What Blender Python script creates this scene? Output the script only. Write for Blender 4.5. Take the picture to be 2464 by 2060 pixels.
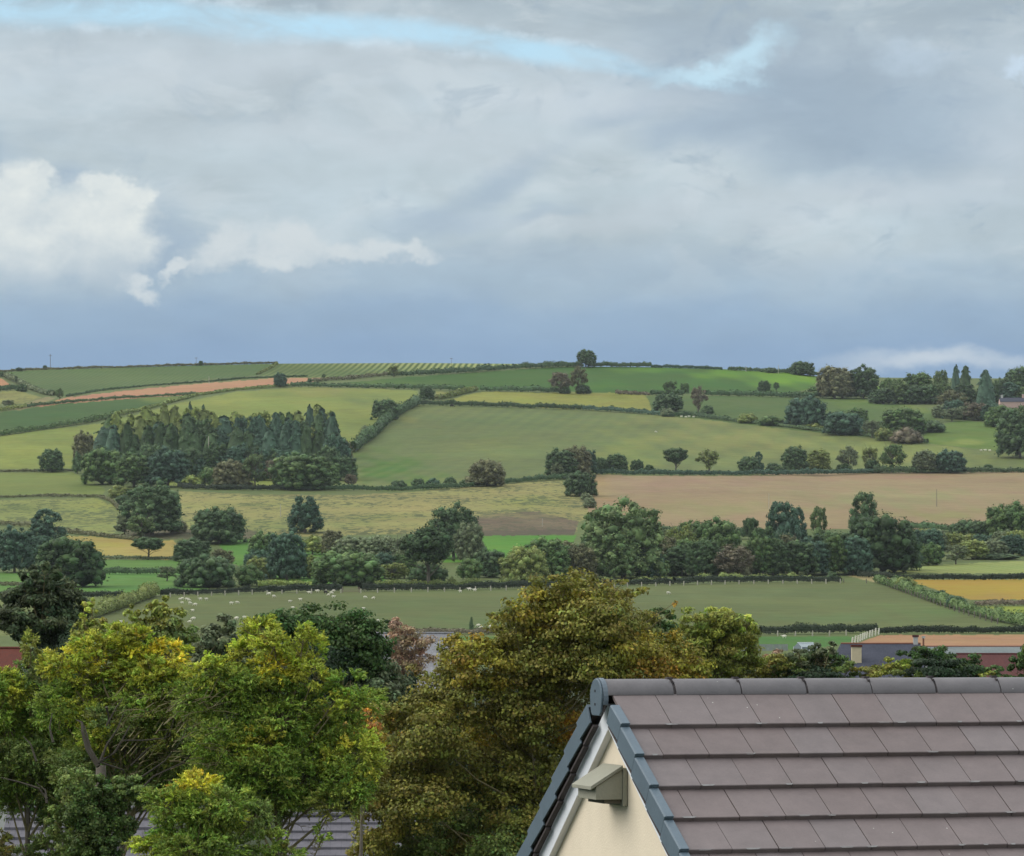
import bpy, math, random
import numpy as np
from math import radians, sin, cos, pi
from mathutils import Vector, Matrix

for o in list(bpy.data.objects): bpy.data.objects.remove(o)
SC = bpy.context.scene
COL = SC.collection
rng = np.random.default_rng(7)
random.seed(7)

# ---------------------------------------------------------------- camera
F = 9400.0            # focal length in photo pixels (photo 2464 wide)
CX, HY = 1232.0, 1480.0   # principal column, eye-level row
cam = bpy.data.cameras.new('camera'); camo = bpy.data.objects.new('camera', cam); COL.objects.link(camo)
cam.sensor_width = 36; cam.lens = F / 2464 * 36
cam.shift_y = (HY - 1030) / 2464
cam.clip_start = 1; cam.clip_end = 20000
camo.rotation_euler = (radians(90), 0, 0)
SC.camera = camo

# ---------------------------------------------------------------- light and sky
SUN_EL, SUN_AZ = 38.0, -84.0      # azimuth from +Y (view direction), negative = left
sd = Vector((sin(radians(SUN_AZ)) * cos(radians(SUN_EL)), cos(radians(SUN_AZ)) * cos(radians(SUN_EL)), sin(radians(SUN_EL))))
sun = bpy.data.lights.new('sun', 'SUN'); sun.energy = 1.5; sun.angle = radians(50); sun.color = (1.0, .95, .86)
suno = bpy.data.objects.new('sun', sun); COL.objects.link(suno)
suno.rotation_euler = (-sd).to_track_quat('-Z', 'Y').to_euler()
SC.view_settings.view_transform = 'Standard'; SC.view_settings.look = 'None'
SC.view_settings.gamma = 1; SC.view_settings.exposure = 0.55
SC.render.film_transparent = False
SC.cycles.max_bounces = 6; SC.cycles.volume_bounces = 0; SC.cycles.transparent_max_bounces = 8
SC.cycles.diffuse_bounces = 3

def lin(r, g, b, k=1.0):
    f = lambda c: (c / 255 / 12.92 if c / 255 <= .04045 else ((c / 255 + .055) / 1.055) ** 2.4) * k
    return (f(r), f(g), f(b))

class NT:
    "small helper to write node expressions"
    def __init__(s, nt): s.nt = nt; s.L = nt.links
    def n(s, t, **kw):
        x = s.nt.nodes.new(t)
        for k, v in kw.items(): setattr(x, k, v)
        return x
    def put(s, sock, v):
        if hasattr(v, 'is_output'): s.L.new(v, sock)
        else: sock.default_value = v
    def m(s, op, *a, clamp=False):
        x = s.n('ShaderNodeMath', operation=op, use_clamp=clamp)
        for i, v in enumerate(a): s.put(x.inputs[i], v)
        return x.outputs[0]
    def mix(s, f, a, b, mode='MIX'):
        x = s.n('ShaderNodeMix', data_type='RGBA', blend_type=mode)
        for i, v in ((0, f), (6, a), (7, b)):
            if isinstance(v, tuple) and len(v) == 3: v = v + (1,)
            s.put(x.inputs[i], v)
        return x.outputs[2]
    def vec(s, x, y, z=0.0):
        c = s.n('ShaderNodeCombineXYZ')
        for i, v in enumerate((x, y, z)): s.put(c.inputs[i], v)
        return c.outputs[0]
    def noise(s, v, scale, detail=4, rough=.55, dist=0.0, out=0):
        x = s.n('ShaderNodeTexNoise'); x.inputs['Scale'].default_value = scale
        x.inputs['Detail'].default_value = detail; x.inputs['Roughness'].default_value = rough
        x.inputs['Distortion'].default_value = dist
        if v is not None: s.L.new(v, x.inputs['Vector'])
        return x.outputs[out]
    def mr(s, v, a, b, c=0.0, d=1.0, smooth=False):
        x = s.n('ShaderNodeMapRange', interpolation_type='SMOOTHSTEP' if smooth else 'LINEAR')
        for i, q in enumerate((v, a, b, c, d)): s.put(x.inputs[i], q)
        return x.outputs[0]

EXPF = 2 ** SC.view_settings.exposure
def build_world():
    w = bpy.data.worlds.new('World'); SC.world = w; w.use_nodes = True
    nt = w.node_tree; nt.nodes.clear(); T = NT(nt)
    out = T.n('ShaderNodeOutputWorld'); bg = T.n('ShaderNodeBackground'); bg.inputs[1].default_value = 0.1
    T.L.new(bg.outputs[0], out.inputs[0])
    sky = T.n('ShaderNodeTexSky', sky_type='NISHITA'); sky.sun_disc = False
    sky.sun_elevation = radians(SUN_EL); sky.sun_rotation = radians(SUN_AZ)
    tc = T.n('ShaderNodeTexCoord'); sp = T.n('ShaderNodeSeparateXYZ'); T.L.new(tc.outputs['Generated'], sp.inputs[0])
    x, y, z = sp.outputs
    az = T.m('ARCTAN2', x, y)
    el = T.m('ARCSINE', T.m('MINIMUM', T.m('MAXIMUM', z, -1.0), 1.0))
    # direction of the cloud features: azimuth u and elevation v in units of about 6 degrees
    u = T.m('MULTIPLY_ADD', az, 9.4, 1.232)
    v = T.m('MULTIPLY_ADD', el, -9.4, HY / 1000)        # falls with elevation: 0.88 = skyline, 0 = upper edge of view
    P = T.vec(u, T.m('MULTIPLY', v, 1.9))
    nb = T.n('ShaderNodeTexNoise'); nb.inputs['Scale'].default_value = 2.6; nb.inputs['Detail'].default_value = 5
    nb.inputs['Roughness'].default_value = .55; T.L.new(P, nb.inputs['Vector'])
    ns = T.n('ShaderNodeSeparateColor'); T.L.new(nb.outputs['Color'], ns.inputs[0])
    nf = T.n('ShaderNodeTexNoise'); nf.inputs['Scale'].default_value = 9; nf.inputs['Detail'].default_value = 6
    nf.inputs['Roughness'].default_value = .6; T.L.new(T.vec(u, T.m('MULTIPLY', v, 1.25)), nf.inputs['Vector'])
    nfs = T.n('ShaderNodeSeparateColor'); T.L.new(nf.outputs['Color'], nfs.inputs[0])
    def warp(a, amp, amp2): # warped u,v
        uu = T.m('ADD', T.m('MULTIPLY_ADD', ns.outputs[0], amp, u), T.m('MULTIPLY_ADD', nfs.outputs[0], amp2, -.5 * (amp + amp2)))
        vv = T.m('ADD', T.m('MULTIPLY_ADD', ns.outputs[1], amp * .6, v), T.m('MULTIPLY_ADD', nfs.outputs[1], amp2 * .8, -.5 * (amp * .6 + amp2 * .8)))
        return uu, vv
    U1, V1 = warp(0, .35, .05)     # soft
    U2, V2 = warp(0, .12, .20)     # puffy
    def blob(U, V, cx, cy, rx, ry, rot=0, soft=1.0, hard=0.0):
        dx = T.m('SUBTRACT', U, cx); dy = T.m('SUBTRACT', V, cy)
        c, s_ = cos(radians(rot)), sin(radians(rot))
        ex = T.m('DIVIDE', T.m('MULTIPLY_ADD', dx, c, T.m('MULTIPLY', dy, s_)), rx)
        ey = T.m('DIVIDE', T.m('MULTIPLY_ADD', dy, c, T.m('MULTIPLY', dx, -s_)), ry)
        r = T.m('SQRT', T.m('MULTIPLY_ADD', ex, ex, T.m('MULTIPLY', ey, ey)))
        return T.mr(r, soft, hard, 0.0, 1.0, smooth=True)
    K = 10.0 / EXPF
    C = lambda r, g, b: lin(r, g, b, K)
    ramp = T.n('ShaderNodeValToRGB'); cr = ramp.color_ramp; cr.interpolation = 'EASE'
    stops = [(-3.0, (300, 310, 316)), (-.9, (225, 234, 242)), (-.1, (172, 188, 198)), (0.0, (172, 188, 198)), (.16, (190, 204, 213)), (.42, (188, 203, 211)), (.58, (186, 202, 211)),
             (.68, (165, 186, 203)), (.77, (149, 174, 199)), (.86, (141, 168, 198)), (1.1, (134, 160, 190)), (1.9, (70, 84, 74))]
    lo, hi = -3.0, 2.0
    while len(cr.elements) < len(stops): cr.elements.new(.5)
    for e, (p, c) in zip(cr.elements, stops):
        e.position = (p - lo) / (hi - lo); e.color = C(*c) + (1,)
    T.L.new(T.mr(T.m('MULTIPLY_ADD', T.m('SUBTRACT', V1, v), .55, v), lo, hi), ramp.inputs[0])
    col = ramp.outputs[0]
    # streaky brightness of the cloud deck
    st = T.noise(T.vec(u, T.m('MULTIPLY', v, 3.6)), 1.7, 5, .5, .3)
    st2 = T.noise(T.vec(T.m('MULTIPLY', u, 1.0), T.m('MULTIPLY', v, 2.0)), 6.0, 5, .55, .4)
    amp = T.mr(v, .9, .55, .25, 1.0)
    s1 = T.m('MULTIPLY', T.m('SUBTRACT', st, .5), T.m('MULTIPLY', amp, .42))
    s2 = T.m('MULTIPLY', T.m('SUBTRACT', st2, .5), T.m('MULTIPLY', amp, .30))
    f = T.m('ADD', 1.0, T.m('ADD', s1, s2))
    g = T.n('ShaderNodeVectorMath', operation='SCALE'); T.L.new(col, g.inputs[0]); T.L.new(f, g.inputs['Scale']); col = g.outputs[0]
    def lay(col, mask, c, amt): return T.mix(T.m('MULTIPLY', mask, amt, clamp=True), col, C(*c))
    # torn lighter and darker layers inside the deck
    t1 = T.noise(T.vec(T.m('ADD', u, 3.0), T.m('MULTIPLY', v, 2.1)), 3.1, 8, .62, .5); t2 = T.noise(T.vec(T.m('ADD', u, 9.0), T.m('MULTIPLY', v, 1.7)), 5.2, 8, .62, .8)
    hi_ = T.mr(v, .74, .55, 0, 1)
    col = T.mix(T.m('MULTIPLY', T.m('MULTIPLY', T.mr(t1, .50, .64, 0, 1, smooth=True), hi_), .42), col, C(208, 219, 225))
    col = T.mix(T.m('MULTIPLY', T.m('MULTIPLY', T.mr(t2, .54, .70, 0, 1, smooth=True), hi_), T.mr(u, .2, 1.6, .22, .62)), col, C(158, 177, 193))
    # blue-grey shadowed patches
    for cx, cy, rx, ry, rot, a in ((1.93, .27, .55, .20, 12, .75), (2.35, .33, .35, .25, 0, .35), (1.66, .34, .17, .07, 0, .55), (1.48, .27, .13, .05, -15, .5), (1.62, .12, .3, .1, 0, .0),
                                   (1.20, .43, .20, .055, -28, .6), (1.30, .50, .08, .03, -20, .5), (1.05, .53, .22, .05, 0, .6), (.33, .62, .3, .07, 0, .6),
                                   (.16, .45, .10, .05, 10, .75), (-.02, .38, .10, .07, 0, .6), (.40, .58, .10, .12, 20, .55), (2.05, .40, .35, .09, 0, .35), (1.25, .62, .9, .05, 0, .3)):
        if a: col = lay(col, blob(U1, V1, cx, cy, rx, ry, rot, 1.25, .1), (159, 180, 200), a)
    for cx, cy, rx, ry, rot, a in ((1.98, .17, .42, .13, 8, .6), (1.95, .33, .34, .11, 10, .6), (2.3, .08, .35, .10, 0, .45), (.9, .0, .5, .03, 0, .4), (1.62, .06, .35, .06, 12, .4)):
        col = lay(col, T.m('MULTIPLY', blob(U1, V1, cx, cy, rx, ry, rot, 1.3, .15), T.mr(t1, .38, .62, 1.0, .45)), (150, 168, 184), a)
    for cx, cy, rx, ry, a in ((2.1, .49, .5, .05, .45), (1.5, .53, .5, .05, .35), (.9, .34, .7, .06, .35), (1.4, .24, .35, .05, .4), (2.42, .38, .15, .12, .4), (.5, .17, .6, .06, .3), (2.25, .862, .30, .030, .75)):
        col = lay(col, blob(U1, V1, cx, cy, rx, ry, 0, 1.3, .0), (206, 216, 224), a)
    # gaps of clear sky between the decks, tilted down to the right
    curve = T.m('ADD', .045, T.m('MULTIPLY', T.m('MULTIPLY', u, u), .052))
    gapd = T.m('DIVIDE', T.m('ABSOLUTE', T.m('SUBTRACT', T.m('MULTIPLY_ADD', T.m('SUBTRACT', V1, v), .35, v), curve)), T.mr(u, .5, 1.5, .044, .024))
    gap = T.m('MULTIPLY', T.mr(gapd, 1.35, .2, 0, 1, smooth=True), T.mr(T.m('MULTIPLY_ADD', T.m('SUBTRACT', U2, u), 1.5, u), 1.95, 1.2, 0, 1, smooth=True))
    gap = T.m('MULTIPLY', gap, T.mr(T.noise(T.vec(u, T.m('MULTIPLY', v, 2.4)), 4.2, 6, .62, .6), .34, .58, .38, 1.0))
    skyc = T.n('ShaderNodeVectorMath', operation='MULTIPLY'); T.L.new(sky.outputs[0], skyc.inputs[0]); skyc.inputs[1].default_value = (.95 / EXPF * 1.5, 1.15 / EXPF * 1.5, 1.35 / EXPF * 1.5)
    clear = T.mix(.85, skyc.outputs[0], C(190, 227, 245))
    g2 = blob(U2, V2, 1.80, .145, .12, .055, -25, 1.3, .1)
    g3 = blob(U2, V2, 1.71, .185, .13, .03, 0, 1.3, .1)
    g4 = blob(U2, V2, 2.20, .16, .10, .045, 0, 1.3, .1); g5 = blob(U2, V2, 2.46, .19, .06, .022, 0, 1.4, .1)
    col = T.mix(T.m('MULTIPLY', gap, .95), col, clear)
    col = T.mix(T.m('MULTIPLY', T.m('MAXIMUM', g2, g3), .85), col, T.mix(.5, clear, C(205, 232, 244)))
    col = T.mix(T.m('MULTIPLY', T.m('MAXIMUM', T.m('MULTIPLY', g4, .35), T.m('MULTIPLY', g5, .8)), .9), col, C(206, 226, 244))
    # bright wisps edging the gap
    wsp = T.m('MULTIPLY', T.mr(T.m('ABSOLUTE', T.m('SUBTRACT', gapd, 1.0)), .7, 0, 0, 1, smooth=True), T.mr(nfs.outputs[2], .5, .72, 0, 1))
    col = lay(col, T.m('MULTIPLY', wsp, T.mr(u, 2.0, 1.5)), (214, 232, 244), .7)
    # lit cumulus low on the left and the torn scraps beside it
    cu = None
    for cx, cy, rx, ry in ((.10, .56, .24, .105), (.02, .50, .13, .09), (.24, .60, .14, .13), (.26, .465, .10, .035), (.30, .48, .07, .04), (.09, .47, .045, .06), (.0, .63, .20, .10)):
        b = blob(U2, V2, cx, cy, rx, ry, 0, 1.30, .62)
        cu = b if cu is None else T.m('MAXIMUM', cu, b)
    shade = T.mr(T.m('MULTIPLY_ADD', T.m('SUBTRACT', V2, v), 1.2, v), .74, .55, 0, 1, smooth=True)
    col = T.mix(T.m('MULTIPLY', cu, T.mr(v, .76, .62, .0, .95, smooth=True)), col, T.mix(T.m('MULTIPLY', shade, T.mr(nfs.outputs[2], .30, .62, .45, 1.0)), C(180, 196, 208), C(228, 234, 232)))
    sc = None
    for cx, cy, rx, ry, rot in ((.55, .60, .10, .055, -15), (.72, .585, .12, .045, 5), (.85, .61, .12, .03, 5), (.98, .615, .09, .02, 0), (.45, .645, .06, .018, -50), (.34, .70, .05, .03, 25), (.64, .62, .15, .025, 0)):
        b = blob(U2, V2, cx, cy, rx, ry, rot, 1.35, .35)
        sc = b if sc is None else T.m('MAXIMUM', sc, b)
    col = lay(col, T.m('MULTIPLY', sc, T.mr(nfs.outputs[2], .28, .55, .55, 1.0)), (210, 219, 223), .9)
    T.L.new(col, bg.inputs[0])
build_world()
# ---------------------------------------------------------------- mesh helpers
def mk(name, V, Fq, mat=None, parent=None, smooth=False, attr=None, link=True, mesh=None):
    "V (n,3); Fq: list of int arrays, each (k,3) or (k,4)"
    if mesh is None:
        V = np.asarray(V, dtype=np.float32)
        if not isinstance(Fq, list): Fq = [Fq]
        Fq = [np.asarray(f, dtype=np.int32) for f in Fq if len(f)]
        me = bpy.data.meshes.new(name)
        me.vertices.add(len(V)); me.vertices.foreach_set('co', V.ravel())
        loops = np.concatenate([f.ravel() for f in Fq]); cnt = np.concatenate([np.full(len(f), f.shape[1], np.int32) for f in Fq])
        me.loops.add(len(loops)); me.loops.foreach_set('vertex_index', loops)
        me.polygons.add(len(cnt)); me.polygons.foreach_set('loop_start', np.concatenate([[0], np.cumsum(cnt)[:-1]]).astype(np.int32))
        me.polygons.foreach_set('loop_total', cnt)
        if smooth: me.polygons.foreach_set('use_smooth', np.ones(len(cnt), bool))
        if attr is not None:
            for k, A in attr.items():
                A = np.asarray(A, dtype=np.float32)
                a = me.attributes.new(k, 'FLOAT_COLOR', 'POINT')
                if A.shape[1] == 3: A = np.concatenate([A, np.ones((len(A), 1), np.float32)], 1)
                a.data.foreach_set('color', A.ravel())
        me.update(calc_edges=True)
        if mat: me.materials.append(mat)
    else: me = mesh
    o = bpy.data.objects.new(name, me); COL.objects.link(o)
    if parent: o.parent = parent
    return o
def tag(o, label=None, cat=None, group=None, kind=None):
    if label: o['label'] = label
    if cat: o['category'] = cat
    if group: o['group'] = group
    if kind: o['kind'] = kind
    return o
def thing(name, label, cat, loc, rotz=0, group=None):
    o = bpy.data.objects.new(name, None); COL.objects.link(o); o.location = loc; o.rotation_euler = (0, 0, rotz)
    o.empty_display_size = .2
    return tag(o, label, cat, group)
class MB:
    "collects polygons"
    def __init__(s): s.v = []; s.f = []
    def poly(s, pts):
        b = len(s.v); s.v += [tuple(p) for p in pts]; s.f.append(tuple(range(b, b + len(pts))))
    def box(s, x0, x1, y0, y1, z0, z1, tf=None):
        p = [(x, y, z) for z in (z0, z1) for (x, y) in ((x0, y0), (x1, y0), (x1, y1), (x0, y1))]
        s.hexa(p, tf)
    def hexa(s, p, tf=None):
        if tf: p = [tf(*q) for q in p]
        b = len(s.v); s.v += [tuple(q) for q in p]
        for f in ((0, 3, 2, 1), (4, 5, 6, 7), (0, 1, 5, 4), (1, 2, 6, 5), (2, 3, 7, 6), (3, 0, 4, 7)): s.f.append(tuple(b + i for i in f))
    def prism(s, prof, a, b_, fn):
        "profile (list of 2D) swept from a to b_; fn(p, t)->3D"
        n = len(prof); b = len(s.v)
        s.v += [tuple(fn(p, a)) for p in prof] + [tuple(fn(p, b_)) for p in prof]
        s.f.append(tuple(b + i for i in range(n))[::-1]); s.f.append(tuple(b + n + i for i in range(n)))
        for i in range(n):
            j = (i + 1) % n; s.f.append((b + i, b + j, b + n + j, b + n + i))
    def tube(s, pts, rads, k=6):
        b = len(s.v); n = len(pts)
        for i, (p, r) in enumerate(zip(pts, rads)):
            p = Vector(p); d = (Vector(pts[min(i + 1, n - 1)]) - Vector(pts[max(i - 1, 0)])).normalized()
            a = d.orthogonal().normalized(); c = d.cross(a)
            for j in range(k):
                t = 2 * pi * j / k; s.v.append(tuple(p + a * (r * cos(t)) + c * (r * sin(t))))
        for i in range(n - 1):
            for j in range(k):
                q = (j + 1) % k; s.f.append((b + i * k + j, b + i * k + q, b + (i + 1) * k + q, b + (i + 1) * k + j))
        s.f.append(tuple(b + (n - 1) * k + j for j in range(k))); s.f.append(tuple(b + j for j in range(k))[::-1])
    def build(s, name, mat, parent=None, smooth=False, bevel=0):
        me = bpy.data.meshes.new(name); me.from_pydata(s.v, [], s.f); me.update()
        if mat: me.materials.append(mat)
        if smooth: me.polygons.foreach_set('use_smooth', [True] * len(me.polygons))
        o = bpy.data.objects.new(name, me); COL.objects.link(o)
        if parent: o.parent = parent
        if bevel:
            m = o.modifiers.new('bevel', 'BEVEL'); m.width = bevel; m.segments = 2; m.limit_method = 'ANGLE'; m.angle_limit = radians(40)
        return o

# ---------------------------------------------------------------- materials
def mat_base(name):
    m = bpy.data.materials.new(name); m.use_nodes = True; nt = m.node_tree
    T = NT(nt); bs = nt.nodes['Principled BSDF']; return m, T, bs
def mat_simple(name, col, rough=.8, var=.12, scale=3.0, bump=0.0, bscale=40.0, spec=.3, metal=0.0):
    m, T, bs = mat_base(name)
    tc = T.n('ShaderNodeTexCoord').outputs['Object']
    n = T.noise(tc, scale, 5, .6); n2 = T.noise(tc, scale * 7, 3, .6)
    f = T.m('ADD', T.mr(n, .25, .75, 1 - var, 1 + var), T.mr(n2, .25, .75, -var * .5, var * .5))
    g = T.n('ShaderNodeVectorMath', operation='SCALE'); g.inputs[0].default_value = col[:3]; T.L.new(f, g.inputs['Scale'])
    T.L.new(g.outputs[0], bs.inputs['Base Color']); bs.inputs['Roughness'].default_value = rough
    bs.inputs['Specular IOR Level'].default_value = spec; bs.inputs['Metallic'].default_value = metal
    if bump:
        b = T.n('ShaderNodeBump'); b.inputs['Strength'].default_value = bump; b.inputs['Distance'].default_value = .01
        T.L.new(T.noise(tc, bscale, 4, .6), b.inputs['Height']); T.L.new(b.outputs[0], bs.inputs['Normal'])
    return m
def mat_leaf(name, use='object', trans=.25, var=.45, rough=.75):
    "foliage; base tint from the object's colour or the mesh's own leaf colours; each leaf differs a little"
    m, T, bs = mat_base(name)
    if use == 'object': c = T.n('ShaderNodeObjectInfo').outputs['Color']
    else: c = T.n('ShaderNodeAttribute', attribute_name='Col').outputs['Color']
    r = T.n('ShaderNodeNewGeometry').outputs['Random Per Island']
    f = T.mr(r, 0, 1, 1 - var, 1 + var)
    if use == 'object':
        n = T.noise(T.n('ShaderNodeTexCoord').outputs['Object'], 7.0, 3, .6)
        f = T.m('MULTIPLY', f, T.mr(n, .3, .7, .60, 1.40))  # noise in the tint also gives crowns some self-shading contrast
    g = T.n('ShaderNodeVectorMath', operation='SCALE'); T.L.new(c, g.inputs[0]); T.L.new(f, g.inputs['Scale'])
    hs = T.n('ShaderNodeHueSaturation'); T.L.new(g.outputs[0], hs.inputs['Color']); T.L.new(T.mr(T.m('FRACT', T.m('MULTIPLY', r, 7.3)), 0, 1, .475, .525), hs.inputs['Hue'])
    T.L.new(hs.outputs[0], bs.inputs['Base Color']); bs.inputs['Roughness'].default_value = rough; bs.inputs['Specular IOR Level'].default_value = .25
    if trans:
        tr = T.n('ShaderNodeBsdfTranslucent'); T.L.new(hs.outputs[0], tr.inputs[0])
        mx = T.n('ShaderNodeMixShader'); mx.inputs[0].default_value = trans
        T.L.new(bs.outputs[0], mx.inputs[1]); T.L.new(tr.outputs[0], mx.inputs[2])
        T.L.new(mx.outputs[0], m.node_tree.nodes['Material Output'].inputs[0])
    return m
MLEAF = mat_leaf('foliage_far', 'object', .12)
MNEAR = mat_leaf('foliage_near', 'attr', .3, .5, .6)
MBARK = mat_simple('bark', (.10, .085, .065), .9, .3, 6)
MBARKP = mat_simple('pale_bark', (.26, .23, .18), .9, .3, 6)
MTWIG = mat_simple('twig', (.15, .125, .06), .85, .35, 6)
HZD = 2.3e-5          # density of the air
MPOLE = mat_simple('pole_wood', (.36, .33, .27), .9, .15, 6)
MDPOLE = mat_simple('dark_pole_wood', (.14, .12, .10), .9, .15, 6)

# ---------------------------------------------------------------- terrain
# nominal view row -> distance, for the hill side seen from the camera
ROWS = [(1600, 700), (1530, 790), (1500, 850), (1460, 930), (1420, 1020), (1395, 1110), (1350, 1240), (1290, 1380), (1240, 1500), (1200, 1590), (1170, 1680), (1140, 1800),
        (1080, 1960), (1000, 2150), (950, 2330), (915, 2520), (890, 2690), (872, 2850)]
RY = np.array([r[0] for r in ROWS][::-1], float); RD = np.array([r[1] for r in ROWS][::-1], float)
CRX = [-2500, -400, 0, 110, 300, 500, 667, 1000, 1300, 1400, 1567, 1733, 1900, 1971, 2150, 2464, 3000, 5500]
CRY = [960, 905, 893, 888.5, 884, 878.5, 875, 873.5, 876, 882, 883.5, 888, 897, 906, 909, 911, 925, 990]
def crest(px): return np.interp(px, CRX, CRY)
def smooth_dist(yn):  # smoothed version of the table
    return sum(np.interp(yn + d, RY, RD) for d in (-24, -12, 0, 12, 24)) / 5
def undul(px, yn, D):
    a = np.clip((1580 - yn) / 300, 0, 1)
    X = D * (px - CX) / F
    return a * (14 * np.sin(X / 90 + yn / 70) + 9 * np.sin(X / 43 - yn / 38 + 1.3) + 7 * np.sin(yn / 17 + X / 150))
def w_of(px, py):
    "point on the ground seen at photo pixel (px, py)"
    px = np.asarray(px, float); py = np.asarray(py, float)
    c = crest(px); t = np.clip((1600 - py) / (1600 - c), 0, 1); yn = 1600 - t * (1600 - 872)
    D = smooth_dist(yn); D = D + undul(px, yn, D) * np.clip((D - 760) / 200, 0, 1)
    return np.stack([D * (px - CX) / F, D, D * (HY - py) / F], -1)
D600 = float(smooth_dist(np.array(1600.0)))
NEARZ_D = np.array([8, 25, 60, 100, 150, 250, 400, 600, D600]); NEARZ = np.array([-8.8, -8.9, -12.0, -15, -17, -18, -17, -12.5, (HY - 1600) / F * D600])
def ground_z(D): return float(np.interp(D, NEARZ_D, NEARZ))
def at(px, py):
    p = w_of(px, py); return Vector((float(p[0]), float(p[1]), float(p[2])))
def ppm(D): return F / D
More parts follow.
